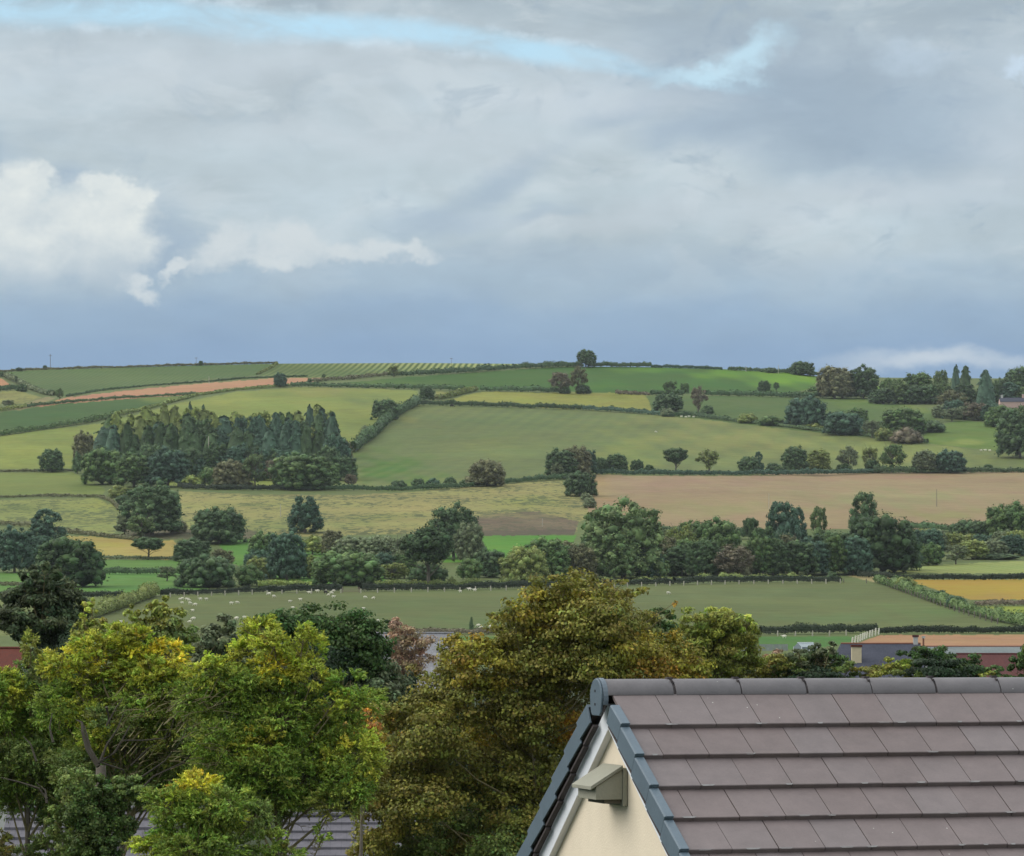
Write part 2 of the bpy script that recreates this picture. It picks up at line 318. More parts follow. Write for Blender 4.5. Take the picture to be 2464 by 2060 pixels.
# field outlines (photo pixels), display colour, options
def A(*p): return [(x / 3, 840 + y / 3) for x, y in p]
def B(*p): return [(600 + x / 3, 840 + y / 3) for x, y in p]
def C_(*p): return [(1200 + x / 3, 820 + y / 3) for x, y in p]
def D_(*p): return [(1764 + x / 3, 820 + y / 3) for x, y in p]
def E(*p): return [(x / 3, 1140 + y / 3) for x, y in p]
def F_(*p): return [(600 + x / 3, 1140 + y / 3) for x, y in p]
def G(*p): return [(1200 + x / 3, 1140 + y / 3) for x, y in p]
def H(*p): return [(1764 + x / 3, 1140 + y / 3) for x, y in p]
def Z(*p): return [(1740 + x / 2.9, 1480 + y / 2.9) for x, y in p]
PAST = (122, 146, 92)
FIELDS = [
 # polygon, colour, (mottle, clump), stripes (angle deg from X axis, period m, colour, amount), second colour patches [(x,y,rx,ry,colour,amt)]
 (A((-900, 200), (10, 165), (430, 150), (900, 130), (1500, 112), (1990, 94), (1860, 190), (1500, 215), (1050, 265), (700, 300), (480, 345), (300, 300), (200, 270), (130, 240), (30, 200), (-900, 260)), (104, 140, 86), (.10, 0), (0.0, 4.0, (132, 156, 106), .55), [(300, 905, 120, 18, (112, 146, 86), .5)]),
 (B((210, 90), (1000, 80), (2100, 60), (2100, 120), (1700, 140), (1010, 170), (900, 195), (620, 210), (60, 205), (205, 100)), (102, 134, 80), (.08, 0), (.035, 4.3, (176, 188, 134), .95), [(1250, 878, 120, 7, (140, 155, 98), .5)]),
 (A((240, 420), (300, 395), (480, 350), (1050, 285), (1500, 245), (1960, 212), (2420, 206), (2240, 240), (1800, 280), (1430, 330), (1100, 345), (800, 372), (500, 400)), (196, 152, 128), (.12, 0), None, [(120, 965, 30, 10, (190, 160, 115), .7)]),
 (A((-900, 480), (0, 460), (200, 430), (450, 395), (1100, 350), (1420, 345), (1000, 440), (640, 505), (0, 590), (-900, 650)), (92, 132, 78), (.10, 0), None, [(400, 960, 60, 12, (135, 150, 90), .7)]),
 (A((-900, 320), (0, 310), (130, 300), (300, 350), (180, 390), (0, 400), (-900, 420)), (158, 160, 106), (.2, .5), None, []),
 (A((-900, 210), (0, 210), (80, 260), (0, 275), (-900, 280)), (196, 152, 122), (.12, 0), None, []),
 (A((60, 440), (180, 400), (330, 345), (400, 350), (260, 410), (140, 440)), (160, 152, 118), (.15, .2), None, []),
 (A((-900, 700), (0, 630), (350, 580), (710, 540), (1000, 470), (1250, 400), (1420, 365), (1700, 310), (2100, 280), (2200, 275), (2600, 285), (3020, 300), (3010, 385), (2860, 480), (2630, 620), (2540, 680), (2540, 1000), (1300, 1000), (560, 860), (0, 870), (-900, 900)), (142, 156, 94), (.14, 0), None,
   [(40, 1090, 120, 40, (160, 182, 88), .8), (560, 960, 90, 16, (158, 166, 98), .7), (760, 940, 120, 12, (156, 156, 102), .7), (860, 960, 60, 20, (122, 146, 88), .6), (850, 1030, 40, 40, (128, 152, 86), .5)]),
 (A((-900, 900), (0, 895), (530, 890), (760, 1010), (740, 1050), (0, 1060), (-900, 1070)), (138, 162, 84), (.12, 0), None, [(230, 1170, 60, 30, (116, 148, 72), .6)]),
 (E((-900, 200), (0, 190), (700, 178), (860, 240), (830, 430), (480, 430), (0, 360), (-900, 370)), (148, 158, 100), (.12, .75), None, [(60, 1225, 110, 14, (122, 148, 82), .7), (240, 1215, 50, 20, (156, 162, 92), .6)]),
 (B((1215, 400), (2100, 432), (2400, 445), (2990, 480), (3500, 530), (3900, 570)) + D_((400, 635), (1100, 712), (1400, 740), (1750, 790), (2900, 860), (2900, 930), (1690, 925), (0, 945)) + C_((930, 950), (480, 1000), (0, 1020)) + B((1500, 1000), (1000, 1030), (600, 1010), (650, 900), (740, 740), (830, 660), (930, 600), (1060, 480)), (126, 149, 94), (.12, 0), (.12, 9, (136, 152, 98), .3),
   [(930, 1130, 110, 42, (96, 152, 66), .85), (1010, 1160, 90, 20, (104, 158, 66), .6), (1200, 1085, 120, 40, (134, 158, 92), .6), (1520, 1090, 90, 60, (142, 156, 94), .7), (1780, 1060, 260, 50, (152, 156, 104), .75), (2150, 1090, 260, 40, (150, 160, 100), .7), (1250, 1010, 200, 25, (114, 142, 90), .6), (1700, 1010, 200, 14, (158, 158, 104), .5), (850, 1160, 24, 40, (140, 150, 96), .6), (990, 1010, 30, 10, (150, 152, 98), .6), (1760, 1105, 130, 25, (142, 158, 104), .6)]),
 (B((1420, 372), (1560, 335), (1680, 308), (2100, 315), (2600, 305), (2880, 335), (2910, 440), (2400, 435), (2000, 420)), (158, 162, 94), (.14, .12), None, [(1260, 962, 60, 10, (160, 170, 92), .6), (1480, 952, 60, 8, (140, 160, 70), .7)]),
 (B((1340, 310), (1480, 312), (1540, 300), (1540, 325), (1350, 350)), (150, 155, 98), (.1, 0), None, []),
 (B((680, 247), (1010, 213), (2100, 138)) + C_((0, 214), (600, 182), (1100, 178), (1600, 194), (2100, 228)) + D_((620, 262), (620, 330), (420, 375), (0, 380)) + C_((1490, 380), (660, 375), (340, 350), (0, 340)) + B((1600, 300), (1230, 275), (1000, 262)), (92, 138, 64), (.08, 0), None,
   [(1850, 905, 160, 14, (126, 184, 60), .95), (1700, 925, 120, 16, (88, 150, 50), .5), (1930, 915, 110, 22, (130, 190, 62), .95), (1800, 900, 160, 10, (118, 178, 62), .8), (1560, 890, 140, 8, (110, 172, 52), .7), (950, 922, 100, 10, (112, 150, 80), .7), (1440, 930, 120, 14, (96, 160, 60), .4)]),  # right-hand lime patches paint sunlit ground into the field colour
 (C_((1060, 395), (1490, 398), (2100, 402)) + D_((440, 408), (900, 412), (1130, 428), (1440, 500), (1480, 620), (1400, 745), (400, 640)) + C_((1400, 560), (1180, 540), (1110, 500)), (108, 142, 84), (.10, 0), None, [(2080, 965, 110, 20, (122, 158, 80), .7), (2190, 985, 60, 20, (136, 164, 88), .7), (1750, 990, 120, 14, (100, 136, 82), .6)]),
 (D_((1380, 690), (1500, 600), (1700, 575), (1960, 620), (2900, 700), (2900, 850), (2100, 815), (1400, 742)), (118, 156, 78), (.12, 0), None, [(2330, 1064, 60, 8, (150, 165, 100), .8)]),
 (D_((1000, 330), (1110, 330), (1130, 400), (1030, 390)), (140, 200, 74), (.05, 0), None, []),
 (E((1290, 125), (1800, 150), (2540, 155), (3000, 130), (3300, 100), (3900, 55)) + G((300, 55), (480, 50), (620, 160), (650, 320), (580, 350), (560, 425), (0, 420)) + E((3600, 415), (2000, 460), (1860, 480), (1340, 470)), (164, 162, 110), (.12, .8), None,
   [(640, 1262, 260, 16, (140, 156, 98), .7), (560, 1215, 100, 8, (140, 148, 96), .7), (1000, 1225, 120, 16, (176, 166, 114), .6), (1280, 1210, 90, 20, (158, 166, 98), .6), (900, 1245, 160, 8, (146, 156, 98), .6)]),
 (F_((1560, 340), (1680, 295), (2100, 268)) + G((300, 280), (585, 345), (560, 400), (300, 415), (0, 415), (-420, 425)), (128, 116, 102), (.25, .6), None, [(1200, 1240, 140, 8, (158, 156, 110), .7)]),
 (F_((1500, 415), (2100, 408)) + G((0, 408), (560, 400), (540, 440), (0, 448), (-420, 452)), (110, 102, 92), (.2, .3), None, []),
 (F_((-900, 395), (0, 400), (60, 420), (60, 470), (-900, 470)), (122, 118, 98), (.2, .5), None, []),
 (G((640, 0), (1000, 15), (2100, 15)) + H((0, -5), (1000, -5), (3000, -20), (3000, 250), (2100, 250), (1700, 375), (1300, 400), (0, 400)) + G((1700, 380), (1170, 380), (640, 320), (640, 150)), (170, 152, 126), (.10, 0), (3.0, 22, (160, 142, 112), .35),
   [(1600, 1165, 330, 26, (168, 144, 128), .8), (2150, 1150, 300, 9, (172, 144, 126), .7), (2400, 1170, 120, 30, (168, 150, 126), .7), (2150, 1200, 240, 26, (158, 158, 120), .85), (1500, 1230, 120, 30, (176, 150, 120), .6), (1700, 1225, 180, 22, (160, 157, 118), .75), (1440, 1170, 40, 40, (178, 156, 116), .7), (2250, 1240, 150, 14, (152, 160, 106), .6)]),
 (E((430, 448), (640, 452), (990, 480), (1250, 480), (1300, 540), (1250, 620), (700, 610), (600, 500)), (180, 166, 102), (.12, 0), None, [(250, 1310, 60, 10, (176, 168, 90), .6)]),
 (E((-900, 700), (0, 712), (170, 715), (750, 622), (1300, 622), (1500, 640), (1500, 860), (640, 880), (0, 880), (-900, 880)), (106, 166, 72), (.12, 0), None, [(100, 1400, 80, 20, (112, 168, 74), .6), (330, 1395, 90, 12, (98, 150, 64), .6)]),
 (E((1560, 470), (2100, 475), (2700, 560), (2800, 800), (2100, 800), (1650, 640)), (104, 170, 66), (.10, 0), None, []),
 (F_((1660, 448), (2100, 445)) + G((0, 445), (560, 445), (500, 640), (0, 640), (-420, 640)), (104, 176, 62), (.08, 0), None, [(1240, 1296, 60, 8, (96, 168, 60), .5)]),
 (E((-900, 900), (0, 893), (620, 893), (1100, 880), (640, 1150), (-900, 1200)), (132, 152, 84), (.14, 0), None, [(230, 1450, 60, 8, (112, 150, 70), .6)]),
 (E((1180, 862), (2100, 850), (2500, 845), (3900, 812)) + G((900, 795), (2100, 780)) + H((780, 778), (1120, 812), (1500, 955), (1750, 1045), (2000, 1130), (200, 1150)) + G((1900, 1160), (0, 1200)) + E((640, 1200), (640, 1060)), (116, 136, 78), (.12, 0), (4.0, 50, (122, 142, 84), .35),
   [(450, 1445, 140, 20, (126, 140, 84), .5), (900, 1470, 200, 30, (108, 136, 76), .5), (1150, 1500, 140, 20, (100, 140, 76), .5), (1750, 1430, 300, 18, (122, 150, 92), .5), (2250, 1470, 160, 20, (110, 150, 78), .6), (2000, 1490, 200, 20, (116, 152, 88), .5)]),
 (H((860, 722), (1200, 695), (1500, 655), (3000, 590), (3000, 718), (1300, 718)), (150, 168, 100), (.10, 0), (-.17, 4.5, (208, 198, 152), .9), []),
 (H((800, 730), (1130, 742), (1130, 790), (1000, 780)), (170, 160, 120), (.10, 0), None, []),
 (H((1240, 765), (3000, 760), (3000, 905), (1720, 910), (1600, 880)), (182, 156, 72), (.08, 0), None, [(2430, 1410, 60, 20, (190, 164, 74), .5), (2380, 1435, 80, 10, (176, 146, 88), .6)]),
 (H((1780, 960), (3000, 955), (3000, 1100), (2080, 1085)), (148, 164, 74), (.1, 0), None, []),
 (Z((-3000, 150), (230, 150), (930, 150), (880, 195), (590, 240), (240, 240), (-3000, 240)), (92, 152, 66), (.1, 0), None, []),
 (Z((900, 210), (1100, 140), (2900, 134), (2900, 240), (900, 240)), (186, 144, 116), (.1, 0), None, []),
]
def inpoly(px, py, poly):
    r = np.zeros(px.shape, bool); n = len(poly)
    for i in range(n):
        x1, y1 = poly[i]; x2, y2 = poly[(i + 1) % n]
        if y1 == y2: continue
        c = ((y1 > py) != (y2 > py)) & (px < (x2 - x1) * (py - y1) / (y2 - y1) + x1); r ^= c
    return r
def gcol(c, D=1800.0):
    "ground reflectance for a field that looks like colour c from distance D through the air"
    c = np.array(c, float)
    c = c * .92 + c.mean() * .08
    if c[1] > c[0] * 1.12: g = c.mean(); c = (c * .80 + g * .20) * .95 + np.array([3, 0, 2])
    l = np.array(lin(*c)); t = math.exp(-D * HZD)
    return np.clip((l - (1 - t) * np.array([.88, .97, 1.0])) / (t * np.array([1.85, 1.95, 2.35])), .008, .8)
def build_terrain():
    xs = np.concatenate([np.arange(-2400, -120, 60), np.arange(-120, 2590, 2.0), np.arange(2590, 5200, 60)])
    t = np.concatenate([np.linspace(0, 1, 430)])
    PX, Tt = np.meshgrid(xs, t); cr = crest(PX); PY = 1600 - Tt * (1600 - cr)
    W = w_of(PX, PY)
    jx = PX + 1.6 * np.sin(PY / 7 + PX / 23) ; jy = PY + .5 * np.sin(PX / 11) + .4 * np.sin(PX / 4.3)
    col = np.empty(PX.shape + (3,)); col[:] = gcol(PAST)
    pat = np.zeros(PX.shape + (3,)); pat[..., 0] = .12
    for poly, c, (mot, clump), stripes, patches in FIELDS:
        k = inpoly(jx, jy, poly)
        if not k.any(): continue
        x = PX[k]; y = PY[k]; w = W[k]; Dm = float(w[:, 1].mean()); cc = np.broadcast_to(gcol(c, Dm), (int(k.sum()), 3)).copy()
        for (ax, ay, rx, ry, c2, amt) in patches:
            wob = .25 * np.sin(x / 31 + y / 9) + .2 * np.sin(x / 13 - y / 5)
            d = np.sqrt(((x - ax) / rx) ** 2 + ((y - ay) / ry) ** 2) + wob
            m = (np.clip((1.35 - d) / 1.1, 0, 1) ** 1.5 * amt)[:, None]; cc = cc * (1 - m) + gcol(c2, Dm) * m
        if stripes:
            slope, per, c2, amt = stripes      # rows run with dx/dy = slope
            ph = (w[:, 0] - slope * w[:, 1]) / per + .12 * np.sin(w[:, 0] / 37)
            s = np.clip(np.sin(2 * pi * ph) * 1.6, -1, 1) * .5 + .5
            s *= .6 + .4 * np.sin(w[:, 0] / 61 + w[:, 1] / 83)
            m = (s * amt)[:, None]; cc = cc * (1 - m) + gcol(c2, Dm) * m
        col[k] = cc; pat[k, 0] = mot; pat[k, 1] = clump
    # near apron and far side of the crest
    nD = [8, 14, 25, 40, 60, 80, 110, 150, 200, 260, 330, 400, 480, 560, 640]
    V0 = np.stack([np.stack([D * (xs - CX) / F, np.full(xs.shape, float(D)), np.full(xs.shape, ground_z(D))], -1) for D in nD])
    last = W[-1]; V2 = []
    for dd, dz in ((15, -.15), (60, -1.5), (200, -9), (500, -35), (1200, -60)):
        L = last.copy(); L[:, 1] += dd; L[:, 0] *= (L[:, 1] / last[:, 1]); L[:, 2] += dz; V2.append(L)
    V2 = np.stack(V2)
    V = np.concatenate([V0, W, V2]); cf = lambda n, c: np.broadcast_to(gcol(c), (n, len(xs), 3))
    COLr = np.concatenate([np.broadcast_to(np.array([.028, .036, .014]), (len(nD), len(xs), 3)), col, cf(5, PAST)]); 
    P = np.concatenate([np.broadcast_to(np.array([.2, .2, 0]), (len(nD), len(xs), 3)), pat, np.broadcast_to(np.array([.1, 0, 0]), (5, len(xs), 3))])
    nr, nc = V.shape[:2]; idx = np.arange(nr * nc).reshape(nr, nc)
    q = np.stack([idx[:-1, :-1], idx[:-1, 1:], idx[1:, 1:], idx[1:, :-1]], -1).reshape(-1, 4)
    m, T, bs = mat_base('pasture')
    ca = T.n('ShaderNodeAttribute', attribute_name='Col').outputs['Color']; pa = T.n('ShaderNodeAttribute', attribute_name='Pat').outputs['Color']
    sp = T.n('ShaderNodeSeparateColor'); T.L.new(pa, sp.inputs[0])
    pos = T.n('ShaderNodeNewGeometry').outputs['Position']
    n1 = T.noise(pos, .012, 5, .55, .4); n2 = T.noise(pos, .11, 4, .6, .3); n3 = T.noise(pos, .45, 3, .65)
    sm = T.m('ADD', T.m('MULTIPLY', T.m('SUBTRACT', n1, .5), 1.6), T.m('ADD', T.m('MULTIPLY', T.m('SUBTRACT', n2, .5), 1.3), T.m('MULTIPLY', T.m('SUBTRACT', n3, .5), .9)))
    f = T.m('MULTIPLY_ADD', sm, T.m('MULTIPLY', sp.outputs[0], 3.0), 1.0)
    g = T.n('ShaderNodeVectorMath', operation='SCALE'); T.L.new(ca, g.inputs[0]); T.L.new(f, g.inputs['Scale'])
    nh = T.noise(pos, .03, 4, .6)
    hs = T.n('ShaderNodeHueSaturation'); T.L.new(g.outputs[0], hs.inputs['Color']); T.L.new(T.mr(nh, .3, .7, .485, .515), hs.inputs['Hue'])
    # tufts, docks and molehills of the rough fields
    mp = T.n('ShaderNodeMapping'); mp.inputs['Scale'].default_value = (1, .45, 1); T.L.new(pos, mp.inputs[0])
    c1 = T.noise(mp.outputs[0], .30, 3, .7, .6); c2 = T.noise(pos, .018, 3, .6)
    cl = T.m('MULTIPLY', T.mr(T.m('MULTIPLY_ADD', T.m('SUBTRACT', c2, .5), .55, c1), .50, .58, 0, 1), sp.outputs[1])
    col2 = T.mix(cl, hs.outputs[0], (.040, .052, .022))
    T.L.new(col2, bs.inputs['Base Color']); bs.inputs['Roughness'].default_value = .95; bs.inputs['Specular IOR Level'].default_value = .1
    b = T.n('ShaderNodeBump'); b.inputs['Strength'].default_value = .6; b.inputs['Distance'].default_value = 1.2; T.L.new(n2, b.inputs['Height']); T.L.new(b.outputs[0], bs.inputs['Normal'])
    o = mk('ground', V.reshape(-1, 3), [q], m, smooth=True, attr={'Col': COLr.reshape(-1, 3), 'Pat': P.reshape(-1, 3)})
    tag(o, kind='structure')
    y = MB(); y.poly([(-60, -50, -8.84), (60, -50, -8.84), (60, 12, -8.84), (-60, 12, -8.84)]); g2 = y.build('garden_lawn', mat_simple('lawn', (.07, .10, .03), .95, .3, 2)); tag(g2, kind='structure')
build_terrain()

# ---------------------------------------------------------------- foliage
def ico(sub=1):
    import bmesh
    bm = bmesh.new(); bmesh.ops.create_icosphere(bm, subdivisions=sub, radius=1.0)
    v = np.array([x.co[:] for x in bm.verts]); f = np.array([[q.index for q in t.verts] for t in bm.faces]); bm.free(); return v, f
ICV, ICF = ico(1)
def leaves(c, nrm, size, asp=1.0, r=rng, updir=None):
    "rhombic leaf faces at c facing roughly nrm"
    n = len(c)
    nrm = nrm + r.normal(0, .55, (n, 3)); nrm /= np.linalg.norm(nrm, axis=1)[:, None] + 1e-9
    t = r.normal(0, 1, (n, 3)) if updir is None else updir + r.normal(0, .35, (n, 3))
    t -= nrm * (t * nrm).sum(1)[:, None]; t /= np.linalg.norm(t, axis=1)[:, None] + 1e-9
    b = np.cross(nrm, t); s = (np.broadcast_to(size, (n,)) * r.uniform(.65, 1.35, n))[:, None]
    a = t * s * asp; b = b * s
    V = np.stack([c - a, c + b * .8 - a * .1, c + a, c - b * .8 - a * .1], 1).reshape(-1, 3)
    return V, np.arange(4 * n).reshape(n, 4)
def rdir(n, r=rng):
    d = r.normal(0, 1, (n, 3)); return d / np.linalg.norm(d, axis=1)[:, None]
def clump_cloud(cen, rad, nper, leaf, r, core=.72, squash=.75, asp=1.0):
    "leaf clumps: cen (k,3), rad (k,)"
    Vs = []; Fq = []; Ft = []; off = 0
    k = len(cen); idx = np.repeat(np.arange(k), nper)
    d = rdir(len(idx), r); rr = (r.uniform(0, 1, len(idx)) ** .35 * (1 + r.normal(0, .10, len(idx))))[:, None] * rad[idx][:, None]
    p = cen[idx] + d * rr * np.array([1, 1, squash]); V, q = leaves(p, d + np.array([0, 0, .35]), leaf, asp, r)
    Vs.append(V); Fq.append(q); off = len(V)
    if core:
        for i in range(k):
            v = ICV * rad[i] * core * np.array([1, 1, squash]) * (1 + r.normal(0, .10, (len(ICV), 1))) + cen[i]
            Vs.append(v); Ft.append(ICF + off); off += len(v)
    return np.concatenate(Vs), Fq, (np.concatenate(Ft) if Ft else np.zeros((0, 3), int))
PROTO = {}
def proto_crown(kind, seed, zq=1.0):
    r = np.random.default_rng(100 + seed)
    if kind == 'o':     # broad round-headed tree, skirt nearly to the ground
        k = 170; i_ = np.arange(k) + .5; ph_ = np.arccos(1 - 2 * i_ / k); th_ = pi * (1 + 5 ** .5) * i_ + seed; d = np.stack([np.cos(th_) * np.sin(ph_), np.sin(th_) * np.sin(ph_), np.cos(ph_)], 1) + r.normal(0, .07, (k, 3)); d /= np.linalg.norm(d, axis=1)[:, None]; up = d[:, 2] > -.1
        xy = d[:, :2] / (np.linalg.norm(d[:, :2], axis=1)[:, None] + 1e-9) * np.where(up, np.linalg.norm(d[:, :2], axis=1) ** .75, .90 + .14 * np.abs(d[:, 2]))[:, None]
        rad = r.uniform(.05, .115, k); q_ = r.uniform(.74, 1.08, (k, 1)); c = np.concatenate([xy * .38 * q_, (.44 + np.where(up, .43, .36) * d[:, 2] * q_[:, 0])[:, None]], 1)
        az0 = np.arctan2(c[:, 1], c[:, 0]); lob = 1 + .10 * np.sin(az0 * 3 + seed) + .07 * np.sin(c[:, 2] * 11 + seed + az0); c[:, :2] *= lob[:, None]
        c = np.concatenate([c, [[0, 0, .38], [.12, .1, .5], [-.12, -.05, .25], [0, 0, .6], [.1, -.14, .22]]]); rad = np.concatenate([rad, [.34, .28, .28, .26, .24]])
        c[:, 2] = np.maximum(c[:, 2], rad * .6)
        V, q, t = clump_cloud(c, rad, 56, .0150, r, core=.62, squash=.9 * zq)
    elif kind == 'e':   # lollipop crown above a visible trunk
        k = 70; d = rdir(k, r); rad = r.uniform(.06, .13, k); c = d * np.array([.37, .37, .25]) * r.uniform(.7, 1.0, (k, 1)); c[:, 2] += .62; c = np.concatenate([c, [[0, 0, .6], [.15, 0, .58], [-.15, 0, .62]]]); rad = np.concatenate([rad, [.24, .2, .2]])
        V, q, t = clump_cloud(c, rad, 75, .018, r, core=.62, squash=.9)
    elif kind == 't':   # tall, narrowing upwards
        k = 90; z = r.uniform(.04, .9, k); a = r.uniform(0, 2 * pi, k); R = .40 * (1 - np.clip(z - .25, 0, 1) ** 1.6) ** .8 * r.uniform(.6, 1, k)
        rad = r.uniform(.06, .13, k) * (1.2 - .5 * z); c = np.stack([R * np.cos(a), R * np.sin(a), z], 1)
        c = np.concatenate([c, [[0, 0, .25], [0, 0, .45], [0, 0, .65]]]); rad = np.concatenate([rad, [.3, .26, .18]])
        V, q, t = clump_cloud(c, rad, 75, .018, r, core=.62, squash=.95)
    elif kind == 'c':   # conifer: ragged boughs, blunt top with a short leader
        nb_ = 90; zb = 1 - r.uniform(0, 1, nb_) ** .9 * .97; az_ = r.uniform(0, 2 * pi, nb_)
        Rb = (.50 * np.clip(1.02 - zb, 0, 1) ** .40) * r.uniform(.55, 1.08, nb_) * (1 + .12 * np.sin(zb * 17 + seed)); per = 60
        u = r.uniform(0, 1, (nb_, per)); R = Rb[:, None] * u ** .7; a = az_[:, None] + r.normal(0, .16, (nb_, per)) / (u + .25)
        z = zb[:, None] - u * Rb[:, None] * .30 + r.normal(0, .012, (nb_, per)) + .02
        c = np.stack([R * np.cos(a), R * np.sin(a), np.maximum(z, .01)], -1).reshape(-1, 3); d = np.stack([np.cos(a), np.sin(a), .9 + 0 * a], -1).reshape(-1, 3)
        V, q = leaves(c, d, .019, 1.5, r); q = [q]; nn = len(V)
        ring = np.arange(9) / 9 * 2 * pi; cv = [np.stack([.36 * (1 - zz) ** .45 * np.cos(ring), .36 * (1 - zz) ** .45 * np.sin(ring), np.full(9, zz)], 1) for zz in (.0, .3, .6, .93)]
        tf = []
        for i in range(3):
            for j in range(9):
                A_, B_, C2, D2 = nn + i * 9 + j, nn + i * 9 + (j + 1) % 9, nn + (i + 1) * 9 + (j + 1) % 9, nn + (i + 1) * 9 + j
                tf += [(A_, B_, C2), (A_, C2, D2)]
        V = np.concatenate([V] + cv); t = np.array(tf)
    elif kind == 'b':   # bush reaching the ground
        k = 60; d = rdir(k, r); d[:, 2] = np.abs(d[:, 2]); rad = r.uniform(.08, .18, k); c = d * np.array([.36, .36, .62]) * r.uniform(.6, 1.0, (k, 1)); c[:, 2] += .12
        c = np.concatenate([c, [[0, 0, .3]]]); rad = np.concatenate([rad, [.3]])
        V, q, t = clump_cloud(c, rad, 80, .021, r, core=.62, squash=.95 * zq)
    else:               # 'w' thin open crown, twigs showing
        k = 44; d = rdir(k, r); d[:, 2] = d[:, 2] * .9; rad = r.uniform(.07, .14, k); c = d * np.array([.40, .40, .42]) * r.uniform(.45, 1.0, (k, 1)); c[:, 2] += .50
        V, q, t = clump_cloud(c, rad, 90, .017, r, core=.5, asp=1.3)
    sink = 0
    return mk('crown_mesh', V, q + [t], MLEAF)
def proto_trunk(kind, seed):
    r = random.Random(seed); m = MB(); top = .85 if kind == 'c' else .5
    m.tube([(0, 0, -.03), (.005, 0, .1), (.01, .01, .3), (0, .01, top)], [.032, .026, .02, .008])
    if kind != 'c':
        for i in range(11 if kind == 'w' else 7):
            a = i * 2.4 + r.random(); z = .14 + .04 * i; L = .3
            m.tube([(0, 0, z), (cos(a) * .12, sin(a) * .12, z + .12), (cos(a) * L, sin(a) * L, z + .12 + r.random() * .25)], [.014, .009, .004], 5)
            if kind == 'w': m.tube([(cos(a) * .12, sin(a) * .12, z + .12), (cos(a + .7) * L * .8, sin(a + .7) * L * .8, z + .45)], [.007, .003], 4)
    return m.build('trunk_mesh', MBARK)
def get_proto(kind, v, zq=1.0):
    k = (kind, v, zq)
    if k not in PROTO:
        c = proto_crown(kind, v * 7 + ord(kind), zq); t = proto_trunk(kind, v); PROTO[k] = (c.data, t.data)
        bpy.data.objects.remove(c); bpy.data.objects.remove(t)
    return PROTO[k]
FK = .98
TINT = {'dk': (74, 94, 60), 'md': (84, 106, 60), 'ol': (116, 126, 68), 'br': (104, 104, 72), 'pg': (96, 114, 70), 'bg': (68, 92, 72), 'gy': (104, 114, 82), 'pk': (112, 104, 84), 'vd': (58, 78, 44), 'hd': (44, 56, 36), 'yg': (126, 138, 72)}  # the bluish tint carries part of the distance haze
tree_n = 0
def tree(cx, by, w, h, kind, tint, label, name=None, cat='tree', group=None, D=None, z=None):
    "tree whose foot is seen at (cx, by), w x h photo pixels"
    global tree_n; tree_n += 1
    r = random.Random(tree_n * 13)
    if D is None: p = at(cx, by)
    else: p = Vector((D * (cx - CX) / F, D, z if z is not None else D * (HY - by) / F))
    s = p.y / F; W = w * s * 1.14; Hh = h * s * 1.04
    nm = name or {'c': 'conifer_tree', 'b': 'bush', 'w': 'open_crowned_tree', 'o': 'broadleaf_tree', 't': 'tall_tree', 'e': 'broadleaf_tree'}[kind]
    if kind == 'b' and cat == 'tree': cat = 'bush'
    root = thing(nm, label, cat, p, 0, group)
    a_ = W / Hh; cm, tm = get_proto(kind, tree_n % 3, 1.0 if kind not in 'ob' or a_ < 1.25 else 1.55 if a_ < 1.9 else 2.2)
    for me, n_, mcol in ((cm, 'crown', 1), (tm, 'trunk', 0)):
        o = bpy.data.objects.new(n_, me); COL.objects.link(o); o.parent = root
        o.scale = (W * 1.02, W * 1.02, Hh); o.rotation_euler[2] = r.random() * 6.28
        if mcol:
            c = lin(*TINT[tint], FK * r.uniform(.88, 1.14)); o.color = (c[0], c[1], c[2], 1)
    return root
